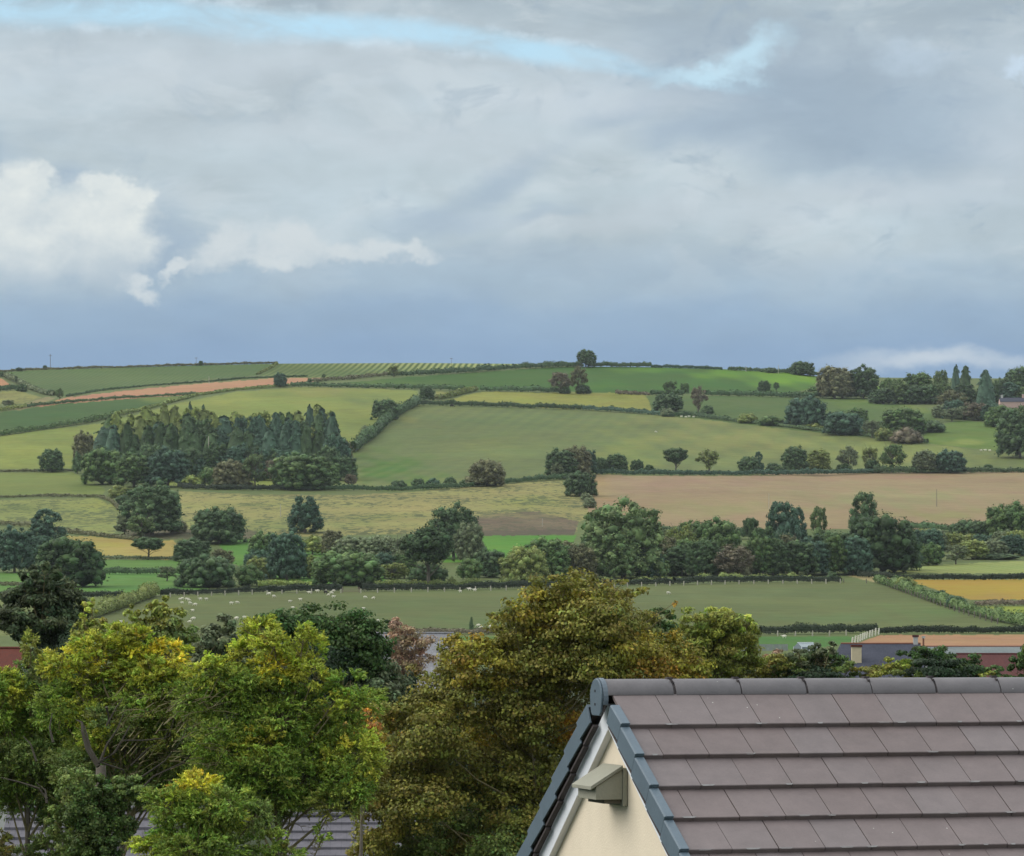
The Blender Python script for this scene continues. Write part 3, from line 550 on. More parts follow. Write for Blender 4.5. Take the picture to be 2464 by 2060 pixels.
def hedge(pts, hpx, tint, label, wm=None, group=None, name='hedge', rough=.22, lsize=None, bushy=0, post=None):
    "hedge following photo pixels pts along the ground, hpx high"
    P = [at(x, y) for x, y in pts]
    seg = [(P[i + 1] - P[i]).length for i in range(len(P) - 1)]; L = sum(seg); Dm = sum(p.y for p in P) / len(P)
    h = hpx * Dm / F; wd = wm or h * .9; ls = lsize or max(.0016 * Dm / 2.6 * .62, .28) * .55
    n = int(min(14000, max(600, L * h * 2.2 / (ls * ls) * .55)))
    r = np.random.default_rng(int(abs(pts[0][0]) * 7 + abs(pts[0][1])))
    # evenly along
    cum = np.concatenate([[0], np.cumsum(seg)]); PA = np.array([p[:] for p in P])
    def along(s): return np.stack([np.interp(s, cum, PA[:, i]) for i in range(3)], -1)
    kn = r.uniform(1 - rough, 1 + rough, int(L / 2.2) + 4) * np.interp(np.arange(int(L / 2.2) + 4), np.arange(0, int(L / 2.2) + 14, 5), r.uniform(1 - rough, 1 + rough, len(np.arange(0, int(L / 2.2) + 14, 5))))
    if bushy: kn *= r.uniform(1 - bushy, 1 + bushy, len(kn)) * np.where(r.uniform(0, 1, len(kn)) < .15, 1.3, 1)
    def prof(s): return np.interp(s, np.arange(len(kn)) * 2.2 * L / max(L, 1e-6), kn)
    s = r.uniform(0, L, n); b = along(s); a = r.uniform(-.15 * pi, 1.15 * pi, n); k = r.uniform(.8, 1.08, n) * prof(s)
    d0 = (P[-1] - P[0]); nrm = np.array([-d0.y, d0.x, 0.0]); nrm /= np.linalg.norm(nrm) + 1e-9
    off = np.cos(a)[:, None] * nrm * wd / 2 * k[:, None]
    b = b + off; b[:, 2] += h * (.42 + .55 * np.sin(a)) * k
    dd = np.cos(a)[:, None] * nrm + np.array([0, 0, 1]) * (np.sin(a)[:, None] + .2)
    V, q = leaves(b, dd, ls, 1.0, r)
    m = max(3, int(L / (h * .8))); ss = np.linspace(0, L, m); bb = along(ss); kk = prof(ss); ring = np.linspace(-.1 * pi, 1.1 * pi, 8)
    ring_v = []
    for i in range(m):
        for t in ring:
            ring_v.append(bb[i] + nrm * cos(t) * wd * .42 * kk[i] + np.array([0, 0, h * (.40 + .48 * sin(t)) * kk[i]]))
    o0 = len(V); qs = []
    for i in range(m - 1):
        for j in range(7): x = o0 + i * 8 + j; qs.append((x, x + 1, x + 9, x + 8))
    o = mk(name, np.concatenate([V, np.array(ring_v)]), [q, np.array(qs)], MLEAF)
    # origin on the ground
    c = lin(*TINT[tint], FK); o.color = (c[0], c[1], c[2], 1)
    tag(o, label, 'hedge', group); return o
# ---------------------------------------------------------------- hedges
HED = [
 ([(-60, 898), (0, 896), (110, 890), (300, 885), (500, 879.5), (668, 875)], 6, 'br', 'thin dark hedge along the skyline at the far left'),
 ([(668, 876), (640, 892), (618, 902)], 5, 'ol', 'short pale hedge bank running down from the skyline left of the striped field'),
 ([(8, 905), (43, 922), (67, 935), (110, 950), (131, 953)], 11, 'gy', 'ragged scrubby hedge dropping to the tip of the orange soil field'),
 ([(-60, 942), (0, 941), (64, 938)], 13, 'dk', 'dark thick hedge at the left edge below the small orange soil patch'),
 ([(160, 955), (233, 942), (350, 930), (500, 920), (580, 912), (667, 909), (740, 907)], 5, 'dk', 'low hedge along the top of the orange soil field'),
 ([(60, 981), (160, 970), (267, 962), (377, 955), (477, 951)], 8, 'dk', 'hedge along the bottom of the orange soil field'),
 ([(-60, 992), (0, 990), (62, 981)], 10, 'ol', 'olive hedge at the left edge under the rough yellow patch'),
 ([(-60, 1055), (0, 1049), (117, 1032), (213, 1017), (280, 1001)], 13, 'md', 'thick lane hedge between green field and yellow field at the left'),
 ([(280, 1001), (350, 986), (417, 968), (473, 953), (567, 940), (702, 930)], 8, 'ol', 'long lane hedge climbing above the conifer wood to the orange soil'),
 ([(700, 931), (850, 933), (950, 936), (1030, 938), (1118, 941)], 12, 'dk', 'hedge between the yellow-green field and the narrow bright green field'),
 ([(743, 920), (833, 914), (900, 907), (937, 905)], 9, 'br', 'hedge below the striped skyline field, left of the squat olive tree'),
 ([(937, 906), (1033, 903), (1100, 899), (1200, 891), (1300, 886), (1400, 883)], 14, 'dk', 'long dark hedge rising from the squat olive tree to the skyline tree'),
 ([(1156, 941), (1230, 943), (1300, 944), (1344, 946)], 14, 'dk', 'thick clipped hedge ending at the half-dead tree'),
 ([(1048, 963), (1080, 957), (1113, 948), (1148, 940)], 13, 'ol', 'short olive hedge slanting up right of a round dark tree'),
 ([(1004, 976), (1090, 977), (1167, 979), (1300, 984), (1402, 986)], 13, 'dk', 'long dark hedge on top of the large central pasture, left section'),
 ([(1404, 987), (1470, 991), (1530, 995), (1600, 1001)], 12, 'bg', 'dark hedge on top of the large central pasture, right of a notch'),
 ([(1002, 976), (975, 989), (953, 1002), (925, 1022), (910, 1040), (890, 1058), (870, 1070), (848, 1090)], 20, 'dk', 'bushy hedge curving down to the right end of the wood'),
 ([(690, 1180), (800, 1180), (933, 1182), (1020, 1179), (1100, 1175), (1217, 1164), (1300, 1157), (1372, 1153), (1425, 1142)], 13, 'dk', 'dark hedge at the foot of the large central pasture, left of the pink field'),
 ([(430, 1176), (520, 1179), (610, 1180), (690, 1180)], 13, 'hd', 'very dark hedge strip standing for the shadow at the foot of the hillside wood'),  # strip added dark to paint the shadow at the base of the wood
 ([(1417, 1141), (1600, 1144), (1750, 1144), (1900, 1143), (2100, 1139)], 13, 'bg', 'dark hedge along the top of the pink stubble field, middle section'),
 ([(2100, 1139), (2330, 1138), (2520, 1137)], 15, 'dk', 'dark hedge on top of the pink stubble field at the right edge'),
 ([(1417, 883), (1480, 884), (1567, 884)], 12, 'dk', 'low dark hedge on the skyline just right of the white pole'),
 ([(1567, 885), (1650, 887), (1738, 890)], 8, 'bg', 'low broken hedge in the middle of the right skyline'),
 ([(1752, 891), (1850, 896), (1972, 906)], 10, 'dk', 'hedge on the right skyline ending at the two brown-green trees'),
 ([(1482, 949), (1520, 950), (1562, 951)], 10, 'pk', 'short purplish hedge under the bright green field'),
 ([(1566, 951), (1610, 951), (1645, 951)], 13, 'dk', 'hedge behind the pair of small trees under the bright green field'),
 ([(1697, 953), (1800, 955), (1900, 957), (1975, 957)], 14, 'dk', 'dark hedge below the brightest green field at the right'),
 ([(1975, 957), (2060, 957), (2120, 958), (2180, 966)], 10, 'dk', 'hedge at the foot of the two broad brown-green trees'),
 ([(1600, 1003), (1670, 1003), (1753, 1013)], 11, 'dk', 'hedge behind the dead russet tree on the central pasture'),
 ([(1753, 1013), (1900, 1029), (2050, 1046), (2232, 1067)], 9, 'dk', 'hedge under the clump of blue-green trees sloping down to the right'),
 ([(-60, 1137), (0, 1136), (100, 1135), (182, 1133)], 6, 'br', 'thin brown hedge at the left under a round dark tree'),
 ([(-60, 1200), (0, 1199), (100, 1196), (240, 1197), (268, 1208), (288, 1228)], 8, 'br', 'brown hedge at the left bending down towards the big dark oak'),
 ([(-60, 1262), (80, 1267), (160, 1283), (260, 1293), (335, 1301)], 11, 'br', 'scrubby brown hedge above the small golden field'),
 ([(243, 1346), (330, 1347), (433, 1347)], 9, 'gy', 'low hedge below the umbrella-shaped tree'),
 ([(248, 1382), (330, 1383), (402, 1383)], 17, 'dk', 'thick dark hedge between two bright green strips at the left'),
 ([(-60, 1408), (0, 1409), (55, 1411)], 9, 'br', 'thin hedge at the left edge behind the dark yew'),
 ([(-60, 1440), (100, 1439), (200, 1439), (296, 1438)], 17, 'hd', 'dark hedge left of the sheep field, behind the yew'),
 ([(388, 1434), (500, 1431), (600, 1428), (700, 1426), (822, 1424)], 18, 'hd', 'dark clipped hedge behind the fence and flock, left of the wooden gate'),
 ([(866, 1424), (1067, 1421), (1300, 1416), (1500, 1410), (1620, 1407)], 19, 'hd', 'dark clipped hedge behind the sheep fence, right of the wooden gate'),
 ([(1622, 1407), (1764, 1403), (1900, 1402), (2022, 1402)], 18, 'hd', 'dark clipped hedge at the right end of the sheep field, under the woods'),
 ([(213, 1492), (250, 1478), (290, 1464), (330, 1450), (372, 1434)], 28, 'ol', 'bushy grey hedge slanting up to the left corner of the sheep field'),
 ([(2064, 1389), (2150, 1394), (2250, 1396), (2560, 1397)], 15, 'hd', 'dark hedge between the striped field and the mustard field'),
 ([(2110, 1402), (2150, 1414), (2190, 1428), (2264, 1455), (2314, 1470), (2397, 1494), (2475, 1510)], 19, 'md', 'loose hedge of saplings slanting down the right of the sheep field'),
 ([(2346, 1457), (2400, 1458), (2560, 1459)], 15, 'pk', 'reddish-brown hedge below the mustard field'),
 ([(1830, 1528), (1950, 1526), (2108, 1523)], 22, 'hd', 'dark hedge at the bottom right of the sheep field, left of the white posts'),
 ([(2116, 1526), (2250, 1525), (2560, 1524)], 20, 'hd', 'dark hedge above the red soil strip at the right'),
 ([(985, 1524), (1070, 1525), (1170, 1527), (1300, 1527)], 14, 'pk', 'brownish hedge at the bottom of the sheep field behind the grey roof'),
 ([(2180, 1273), (2270, 1279), (2370, 1287)], 20, 'dk', 'dark hedge above the brown thicket at the right'),
 ([(1560, 1292), (1700, 1296), (1840, 1298)], 26, 'dk', 'leafy hedge along the bottom of the pink field behind the woods'),
 ([(620, 1412), (700, 1410), (750, 1412)], 16, 'yg', 'pale olive bramble bank between dark oak and hedge'),
 ([(1350, 1407), (1500, 1402), (1700, 1398), (1950, 1394)], 12, 'ol', 'olive undergrowth along the foot of the right-hand woods'),
 ([(900, 1412), (1060, 1412), (1250, 1408)], 15, 'ol', 'pale undergrowth bank right of the very dark oak'),
]
for pts, h, t, lab in HED: hedge(pts, h, t, lab, bushy=(.5 if 'bushy' in lab or 'sapling' in lab or 'undergrowth' in lab else 0))

# ---------------------------------------------------------------- far trees: (centre x, foot y, width, height, form, tint, label)
TREES = [
 (1410, 884, 48, 46, 'o', 'dk', 'round dark tree on the skyline behind a white pole'),
 (1350, 947, 62, 58, 'w', 'pk', 'brown half-dead tree leaning left under the skyline'),
 (1392, 947, 46, 72, 'w', 'br', 'thin brown tree with pale bare limbs below the skyline tree'),
 (1404, 948, 40, 28, 'b', 'vd', 'dark bush at the foot of the half-dead trees'),
 (1358, 947, 36, 17, 'b', 'dk', 'small low bush under the brown half-dead tree'),
 (1929, 903, 60, 34, 'o', 'dk', 'windswept dark tree sitting on the right skyline'),
 (1855, 897, 34, 15, 'b', 'dk', 'low scrub on the skyline left of the windswept tree'),
 (2008, 959, 92, 84, 'o', 'br', 'broad brown-green tree, left of the big pair on the right skyline'),
 (2078, 959, 76, 84, 'o', 'dk', 'broad dark tree, right of the big pair on the right skyline'),
 (1838, 943, 33, 29, 'o', 'dk', 'small dark tree on the brightest green field'),
 (1868, 942, 17, 25, 'w', 'dk', 'thin little tree right of the small dark tree on the bright field'),
 (1954, 943, 24, 18, 'b', 'md', 'small bush left of the two broad brown-green trees'),
 (2143, 963, 58, 56, 'o', 'md', 'mid green tree next to the lime green gap on the right skyline'),
 (2208, 967, 76, 76, 'o', 'md', 'large mid green tree on the right skyline'),
 (2264, 970, 48, 82, 't', 'pg', 'pale green tree between large green tree and skyline conifer'),
 (2300, 966, 34, 84, 'c', 'bg', 'pointed conifer on the right skyline'),
 (2323, 970, 44, 86, 'c', 'dk', 'taller conifer touching the pointed one on the right skyline'),
 (2372, 977, 60, 82, 'c', 'bg', 'wide conifer left of the pink farmhouse'),
 (2415, 962, 50, 56, 'o', 'dk', 'dark tree behind the left end of the pink farmhouse'),
 (2455, 958, 80, 80, 'o', 'dk', 'large dark tree on the skyline at the right edge'),
 (2290, 1000, 84, 66, 'w', 'br', 'brown thicket tree with pale leaning trunk'),
 (2345, 1012, 70, 50, 'w', 'pk', 'greyish purple thicket below the wide conifer'),
 (2290, 1014, 60, 36, 'w', 'gy', 'grey scrub left of the purple thicket'),
 (1941, 1030, 102, 80, 'o', 'bg', 'big blue-green tree above the sloping hedge'),
 (2004, 1034, 48, 46, 'o', 'bg', 'small blue-green tree touching the big one'),
 (2030, 1046, 100, 56, 'o', 'bg', 'wide blue-green tree in the middle of the clump'),
 (2062, 1030, 56, 52, 'o', 'md', 'rounded tree behind the middle of the blue-green clump'),
 (2098, 1054, 56, 48, 'w', 'gy', 'grey twiggy bush in the blue-green clump'),
 (2172, 1044, 108, 66, 'o', 'md', 'wide green tree at the right of the blue-green clump'),
 (2130, 1040, 50, 36, 'b', 'dk', 'bush left of the wide green tree in the clump'),
 (2180, 1066, 84, 44, 'b', 'pk', 'purple-brown thorn thicket under the wide green tree'),
 (2128, 1060, 50, 36, 'b', 'ol', 'olive thicket left of the purple-brown one'),
 (2242, 1040, 76, 32, 'b', 'dk', 'low dark bush at the right end of the clump'),
 (1955, 1034, 60, 18, 'b', 'ol', 'low olive bush at the foot of the big blue-green tree'),
 (1800, 1018, 60, 26, 'b', 'ol', 'olive bush left of the big blue-green tree'),
 (1856, 1024, 70, 26, 'b', 'md', 'green bush touching the big blue-green tree on its left'),
 (2455, 1102, 110, 132, 'o', 'dk', 'very large dark tree below the pink farmhouse at the right edge'),
 (2405, 1028, 70, 56, 'o', 'md', 'green tree in front of the pink farmhouse'),
 (1606, 990, 76, 46, 'o', 'dk', 'dark tree at the right end of the small yellow field'),
 (1614, 962, 42, 52, 'w', 'md', 'thin green tree behind the right end of the yellow field'),
 (1648, 947, 24, 28, 'o', 'md', 'little tree right of the thin green one under the bright field'),
 (1680, 993, 46, 68, 'w', 'pk', 'dead russet tree with bare branches'),
 (1702, 996, 36, 26, 'b', 'dk', 'bush at the right foot of the dead russet tree'),
 (1607, 1002, 42, 22, 'b', 'gy', 'pale grey bush at the corner of the central pasture'),
 (674, 932, 33, 38, 'o', 'bg', 'small tree at the right end of the orange soil field'),
 (948, 908, 32, 32, 'w', 'ol', 'squat olive tree against the striped skyline field'),
 (779, 908, 11, 10, 'b', 'dk', 'tiny bush below the striped field'),
 (745, 920, 13, 9, 'b', 'dk', 'tiny bush at the end of the orange soil strip'),
 (1026, 965, 38, 38, 'o', 'dk', 'round dark tree at the corner of four upper fields'),
 (927, 1010, 66, 52, 'o', 'dk', 'round dark tree standing in the curving bushy hedge'),
 (885, 1052, 40, 34, 'b', 'gy', 'grey bush in the middle of the curving hedge'),
 (125, 1136, 62, 60, 'o', 'dk', 'round dark tree alone at the far left hedge'),
 (122, 951, 22, 17, 'b', 'dk', 'dark little bush at the left tip of the orange soil'),
 (143, 962, 22, 30, 'w', 'md', 'small open tree at the left tip of the orange soil'),
 (52, 943, 28, 24, 'b', 'dk', 'dark bush at the right end of the thick left hedge'),
 (39, 924, 8, 22, 'w', 'dk', 'thin sapling above the thick left hedge'),
 (4, 907, 12, 16, 'b', 'dk', 'dark bush at the left edge of the skyline field'),
 (108, 890, 11, 12, 'o', 'dk', 'tiny tree beside the tall skyline pole'),
 (483, 880, 11, 13, 'o', 'dk', 'tiny round tree on the left skyline hedge'),
 (46, 894, 20, 11, 'w', 'dk', 'tiny windswept tree on the skyline at the far left'),
 (20, 980, 40, 20, 'w', 'gy', 'grey scrub at the left edge of the rough yellow patch'),
 (960, 1178, 50, 25, 'b', 'dk', 'isolated dark bush at the foot of the central pasture'),
 (1005, 1174, 36, 28, 'b', 'dk', 'first bush of four right of the isolated dark bush'),
 (1043, 1174, 42, 30, 'b', 'bg', 'second bush of the row in front of the central pasture'),
 (1084, 1170, 32, 27, 'b', 'dk', 'third bush of the row, left of a smaller one'),
 (1116, 1168, 24, 17, 'b', 'dk', 'smallest bush, beside the large round brownish tree'),
 (1172, 1170, 92, 66, 'o', 'br', 'large round brownish tree at the foot of the central pasture'),
 (845, 1176, 34, 40, 'w', 'pk', 'thin pinkish-brown tree right of the wood'),
 (1350, 1150, 80, 74, 'o', 'dk', 'big dark tree at the left of the mid-hill clump'),
 (1388, 1146, 72, 78, 'o', 'br', 'brownish tree in the middle of the mid-hill clump'),
 (1414, 1142, 44, 66, 'o', 'bg', 'blue-green tree at the right of the mid-hill clump'),
 (1340, 1152, 36, 42, 'w', 'gy', 'pale grey sapling in front of the mid-hill clump'),
 (1446, 1137, 40, 38, 'o', 'dk', 'small dark tree just right of the mid-hill clump'),
 (1484, 1136, 52, 48, 'o', 'dk', 'rounded dark tree with a smaller one on its left'),
 (1532, 1134, 34, 30, 'o', 'dk', 'small round tree between two larger groups on the mid hedge'),
 (1562, 1134, 28, 20, 'b', 'dk', 'low bush right of the small round mid-hedge tree'),
 (1626, 1136, 66, 64, 'e', 'dk', 'oak with lobed crown standing alone on the mid hedge'),
 (1706, 1134, 64, 56, 'w', 'ol', 'leaning olive tree with gaps in its crown on the mid hedge'),
 (1803, 1138, 54, 42, 'o', 'dk', 'squat dark tree on the mid hedge'),
 (1826, 1136, 26, 50, 't', 'bg', 'narrow pointed tree touching the squat dark one'),
 (1862, 1137, 42, 28, 'b', 'dk', 'dark bush left of the round pair of trees'),
 (1912, 1137, 66, 68, 'o', 'dk', 'round dark green tree, left one of the touching pair'),
 (1968, 1136, 62, 60, 'o', 'ol', 'round olive-brown tree, right one of the touching pair'),
 (2042, 1137, 58, 68, 'w', 'gy', 'pale wispy tree on the mid hedge'),
 (2094, 1136, 50, 68, 'w', 'ol', 'open olive tree in the middle of the wispy row'),
 (2146, 1137, 72, 76, 'w', 'md', 'tall wispy tree at the right of the wispy row'),
 (2100, 1137, 44, 38, 'b', 'vd', 'dark bush under the wispy row'),
 (2030, 1138, 44, 28, 'b', 'vd', 'dark bush under the pale wispy tree'),
 (2224, 1138, 62, 60, 'o', 'gy', 'grey-green tree at the left of the last mid-hedge group'),
 (2286, 1138, 76, 58, 'o', 'bg', 'dark spreading tree at the right of the last mid-hedge group'),
 (2241, 1136, 26, 18, 'b', 'pg', 'pale bush in front of the last mid-hedge group'),
 (2378, 1126, 24, 10, 'b', 'dk', 'tiny bush far along the right mid hedge'),
 (1396, 1194, 78, 62, 'o', 'dk', 'round dark tree at the left corner of the pink field'),
 (1410, 1203, 34, 20, 'b', 'gy', 'small bush under the round tree at the pink field corner'),
 (1420, 1222, 40, 30, 'b', 'gy', 'grey scrub below the pink field corner'),
 # valley trees, left
 (365, 1288, 150, 136, 'o', 'dk', 'big dark oak below the left end of the wood'),
 (287, 1197, 58, 36, 'b', 'ol', 'olive bush between the wood and the big dark oak'),
 (298, 1216, 44, 30, 'b', 'dk', 'dark bush touching the left of the big dark oak'),
 (428, 1282, 54, 36, 'b', 'br', 'brownish bush at the right foot of the big dark oak'),
 (300, 1290, 60, 58, 'w', 'gy', 'grey willow left of the silver-green willow'),
 (340, 1296, 76, 62, 'w', 'pg', 'silver-green willow in front of the big dark oak'),
 (358, 1347, 88, 60, 'e', 'dk', 'umbrella-shaped dark tree on the golden field'),
 (527, 1308, 130, 92, 'o', 'dk', 'wide dome-shaped dark tree in front of the ochre field'),
 (115, 1302, 92, 78, 't', 'bg', 'conical dark tree at the left above the very dark oak'),
 (35, 1378, 100, 118, 'o', 'bg', 'large blue-green tree at the left edge of the valley'),
 (92, 1360, 70, 74, 'o', 'bg', 'blue-green tree between left-edge tree and very dark oak'),
 (165, 1412, 172, 126, 'o', 'vd', 'very dark broad oak at the left of the valley'),
 (462, 1350, 92, 56, 'o', 'dk', 'flat-topped dark tree right of the umbrella-shaped tree'),
 (425, 1346, 22, 30, 'b', 'dk', 'small bush left of the flat-topped dark tree'),
 (536, 1376, 66, 62, 'w', 'br', 'brown-leaved tree behind the lower dark oak'),
 (495, 1413, 142, 78, 'o', 'dk', 'broad dark oak beside brown-leaved tree, above the flock'),
 (402, 1398, 54, 40, 'w', 'gy', 'grey leafless thicket left of the broad dark oak'),
 (600, 1410, 80, 64, 'b', 'md', 'green thicket right of the broad dark oak'),
 (640, 1352, 92, 76, 'o', 'md', 'mid green tree upper left of the blue-dark tree'),
 (622, 1390, 80, 70, 'o', 'bg', 'green tree left of the blue-dark tree'),
 (690, 1396, 98, 126, 'o', 'bg', 'tall blue-dark tree beside the bright green patch'),
 (733, 1282, 88, 92, 't', 'bg', 'bell-shaped dark tree in front of the ochre field'),
 (752, 1334, 66, 58, 'b', 'yg', 'olive-yellow rounded bush right of the blue-dark tree'),
 (798, 1336, 54, 66, 'o', 'br', 'brownish tree right of the olive-yellow bush'),
 (852, 1354, 94, 66, 'o', 'gy', 'grey-green willow mound, left of two'),
 (912, 1356, 100, 70, 'o', 'gy', 'grey-green willow mound, in the middle'),
 (968, 1358, 80, 76, 'w', 'gy', 'grey willow with a white bare branch'),
 (755, 1374, 30, 36, 'b', 'dk', 'small dark bush in front of the bright green patch'),
 (832, 1408, 168, 84, 'o', 'md', 'wide low dark green tree in the middle of the valley'),
 (945, 1404, 84, 56, 'w', 'ol', 'olive thicket left of the very dark oak'),
 (960, 1380, 60, 60, 'w', 'gy', 'grey twiggy tree behind the olive thicket'),
 (1030, 1412, 148, 150, 'e', 'vd', 'very dark oak on a visible trunk behind the sheep fence'),
 (1030, 1400, 100, 50, 'b', 'vd', 'dark undergrowth round the trunk of the very dark oak'),
 (1092, 1344, 124, 140, 'o', 'dk', 'tall domed tree behind the very dark oak'),
 (1130, 1354, 76, 104, 'o', 'gy', 'grey-green tree at the right of the tall domed tree'),
 (1130, 1396, 72, 66, 'b', 'md', 'green thicket right of the very dark oak'),
 (1180, 1390, 88, 72, 'o', 'dk', 'dark rounded tree below the bright green strip'),
 (1265, 1404, 118, 94, 'o', 'ol', 'olive-grey slanting thicket behind the golden tree'),
 (1318, 1396, 120, 110, 'o', 'md', 'green slope thicket left of the pale poplar'),
 # right-hand woods
 (1500, 1392, 190, 200, 'o', 'pg', 'big pale green poplar in the middle of the valley'),
 (1440, 1340, 96, 110, 't', 'md', 'upright green tree at the left shoulder of the pale poplar'),
 (1478, 1394, 104, 112, 'o', 'pg', 'bright mid green tree in front of the big pale poplar'),
 (1396, 1396, 88, 90, 'o', 'br', 'brownish tree left of the bright mid green tree'),
 (1562, 1392, 74, 76, 'o', 'bg', 'dark blue tree at the right foot of the pale poplar'),
 (1590, 1360, 70, 100, 'o', 'gy', 'grey-green tree right of the pale poplar'),
 (1640, 1372, 100, 116, 'w', 'ol', 'olive open tree in the right-hand woods'),
 (1640, 1386, 90, 80, 'o', 'dk', 'dark tree under the olive open tree'),
 (1696, 1390, 84, 100, 'o', 'dk', 'dark layered tree left of the russet tree'),
 (1722, 1344, 128, 100, 'o', 'md', 'rounded green tree at the back of the right-hand woods'),
 (1664, 1320, 70, 72, 'o', 'md', 'green tree at the back, left of the rounded green tree'),
 (1806, 1318, 44, 80, 'e', 'dk', 'small round-topped tree showing above the woods'),
 (1764, 1392, 106, 84, 'w', 'pk', 'russet-pink tree at the front of the right-hand woods'),
 (1762, 1390, 84, 56, 'b', 'br', 'brown bush inside the russet-pink tree'),
 (1836, 1382, 78, 116, 't', 'dk', 'dark pointed tree right of the russet-pink tree'),
 (1884, 1340, 94, 138, 't', 'bg', 'tall grey-green tree beside a pale pole'),
 (1918, 1330, 50, 112, 't', 'bg', 'narrow grey-green tree touching the tall one'),
 (1969, 1340, 54, 122, 't', 'pg', 'pale lime topped tree in the right-hand woods'),
 (1894, 1380, 100, 100, 'w', 'br', 'tan-leaved tree under the tall grey-green tree'),
 (1936, 1378, 60, 70, 'w', 'pk', 'pinkish tan sapling right of the tan-leaved tree'),
 (2000, 1382, 116, 112, 'o', 'dk', 'dark tree between pale lime topped tree and huge dark tree'),
 (1960, 1372, 70, 90, 'o', 'bg', 'blue-green tree under the pale lime topped tree'),
 (2079, 1300, 76, 118, 't', 'dk', 'dark conical tree rising above the right-hand woods'),
 (2122, 1378, 170, 146, 'o', 'vd', 'huge dark tree below the conical one'),
 (2060, 1382, 90, 70, 'b', 'vd', 'dark undergrowth left of the huge dark tree'),
 (2176, 1372, 90, 84, 'o', 'bg', 'blue-dark tree at the right flank of the huge dark tree'),
 (2232, 1350, 84, 84, 'o', 'bg', 'blue-green tree behind the small pale round tree'),
 (2234, 1360, 66, 56, 'o', 'md', 'small pale round tree right of the huge dark tree'),
 (2335, 1306, 104, 56, 'o', 'dk', 'low dark tree above the brown thicket at the right'),
 (2390, 1296, 50, 36, 'o', 'bg', 'small tree between low dark tree and the big right-edge tree'),
 (2432, 1306, 126, 100, 'o', 'md', 'big green tree at the right edge above the thicket'),
 (2300, 1358, 60, 54, 'w', 'gy', 'grey-olive sapling with a pale trunk at the right'),
 (2340, 1346, 76, 50, 'o', 'ol', 'olive rounded bush, first right of the grey-olive sapling'),
 (2392, 1342, 66, 46, 'o', 'gy', 'grey rounded bush in the brown thicket at the right'),
 (2436, 1338, 62, 56, 'o', 'bg', 'blue-green rounded bush at the right edge'),
 (2470, 1336, 50, 40, 'o', 'md', 'green bush cut by the right edge'),
 (2400, 1346, 110, 16, 'b', 'dk', 'low dark bush in front of the grey rounded bush'),
 (2264, 1448, 40, 36, 'b', 'bg', 'dark sapling bush in the slanting hedge at the right'),
 (2300, 1462, 56, 34, 'b', 'bg', 'larger dark sapling bush in the slanting hedge'),
 (2180, 1418, 60, 34, 'b', 'ol', 'olive bush at the top of the slanting hedge'),
 (2002, 1396, 30, 26, 'b', 'dk', 'little bush at the right end of the clipped hedge'),
 (1134, 1526, 16, 40, 'c', 'dk', 'tiny pointed conifer in the hedge below the sheep field'),
 # foot of the wood
 (202, 1124, 52, 92, 'o', 'br', 'brown tree at the left end of the wood'),
 (186, 1140, 30, 70, 'b', 'dk', 'dark bush at the outer left edge of the wood'),
 (246, 1166, 108, 92, 'o', 'md', 'rounded green tree at the lower left of the wood'),
 (322, 1172, 96, 86, 'o', 'md', 'rounded green tree second from the left along the wood edge'),
 (308, 1120, 50, 50, 'o', 'yg', 'yellowish round crown behind the lower left wood edge'),
 (370, 1150, 84, 86, 'o', 'dk', 'dark round tree third from the left along the wood edge'),
 (404, 1172, 104, 100, 'o', 'bg', 'tall blue-dark tree on the wood edge above the oak'),
 (462, 1174, 60, 38, 'b', 'yg', 'low yellow-olive bush under the pale pole of the wood'),
 (505, 1172, 60, 60, 'b', 'md', 'green bush right of the pale pole of the wood'),
 (556, 1176, 94, 72, 'o', 'br', 'brown-leaved rounded tree at the foot of the wood'),
 (614, 1176, 62, 96, 'w', 'pg', 'pale green birch with white stems at the foot of the wood'),
 (660, 1174, 58, 80, 'w', 'pk', 'pinkish bare tree beside the pale green birch'),
 (730, 1178, 150, 92, 'o', 'md', 'large spreading green tree at the right foot of the wood'),
 (808, 1150, 70, 112, 'o', 'bg', 'dark tree at the right end of the wood'),
 (788, 1172, 60, 60, 'o', 'md', 'green tree under the right end of the wood'),
 (826, 1124, 50, 70, 'o', 'br', 'brown-green tree at the outer right edge of the wood'),
]
for t in TREES: tree(*t)
# the conifers of the hillside wood, row behind row
ORD = ['first', 'second', 'third', 'fourth', 'fifth', 'sixth', 'seventh', 'eighth', 'ninth', 'tenth', 'eleventh', 'twelfth', 'thirteenth', 'fourteenth', 'fifteenth', 'sixteenth', 'seventeenth', 'eighteenth', 'nineteenth', 'twentieth',
       'twenty-first', 'twenty-second', 'twenty-third', 'twenty-fourth', 'twenty-fifth', 'twenty-sixth', 'twenty-seventh', 'twenty-eighth', 'twenty-ninth', 'thirtieth',
       'thirty-first', 'thirty-second', 'thirty-third', 'thirty-fourth', 'thirty-fifth', 'thirty-sixth', 'thirty-seventh', 'thirty-eighth', 'thirty-ninth', 'fortieth']
WG = 'conifers of the hillside wood'
rr = random.Random(5)
for i in range(24):   # back row, yellowish tints for tops lit from above
    x = 262 + i * 23 + rr.uniform(-7, 7)
    tree(x, 1082 - abs(i - 12) * .3, rr.uniform(52, 74), rr.uniform(78, 104) - max(0, 4 - i) * 6, rr.choice('ctc'), rr.choice(['yg', 'ol', 'ol', 'yg', 'md']), 'olive-topped tree, %s from the left in the back row of the wood' % ORD[i], group=WG)
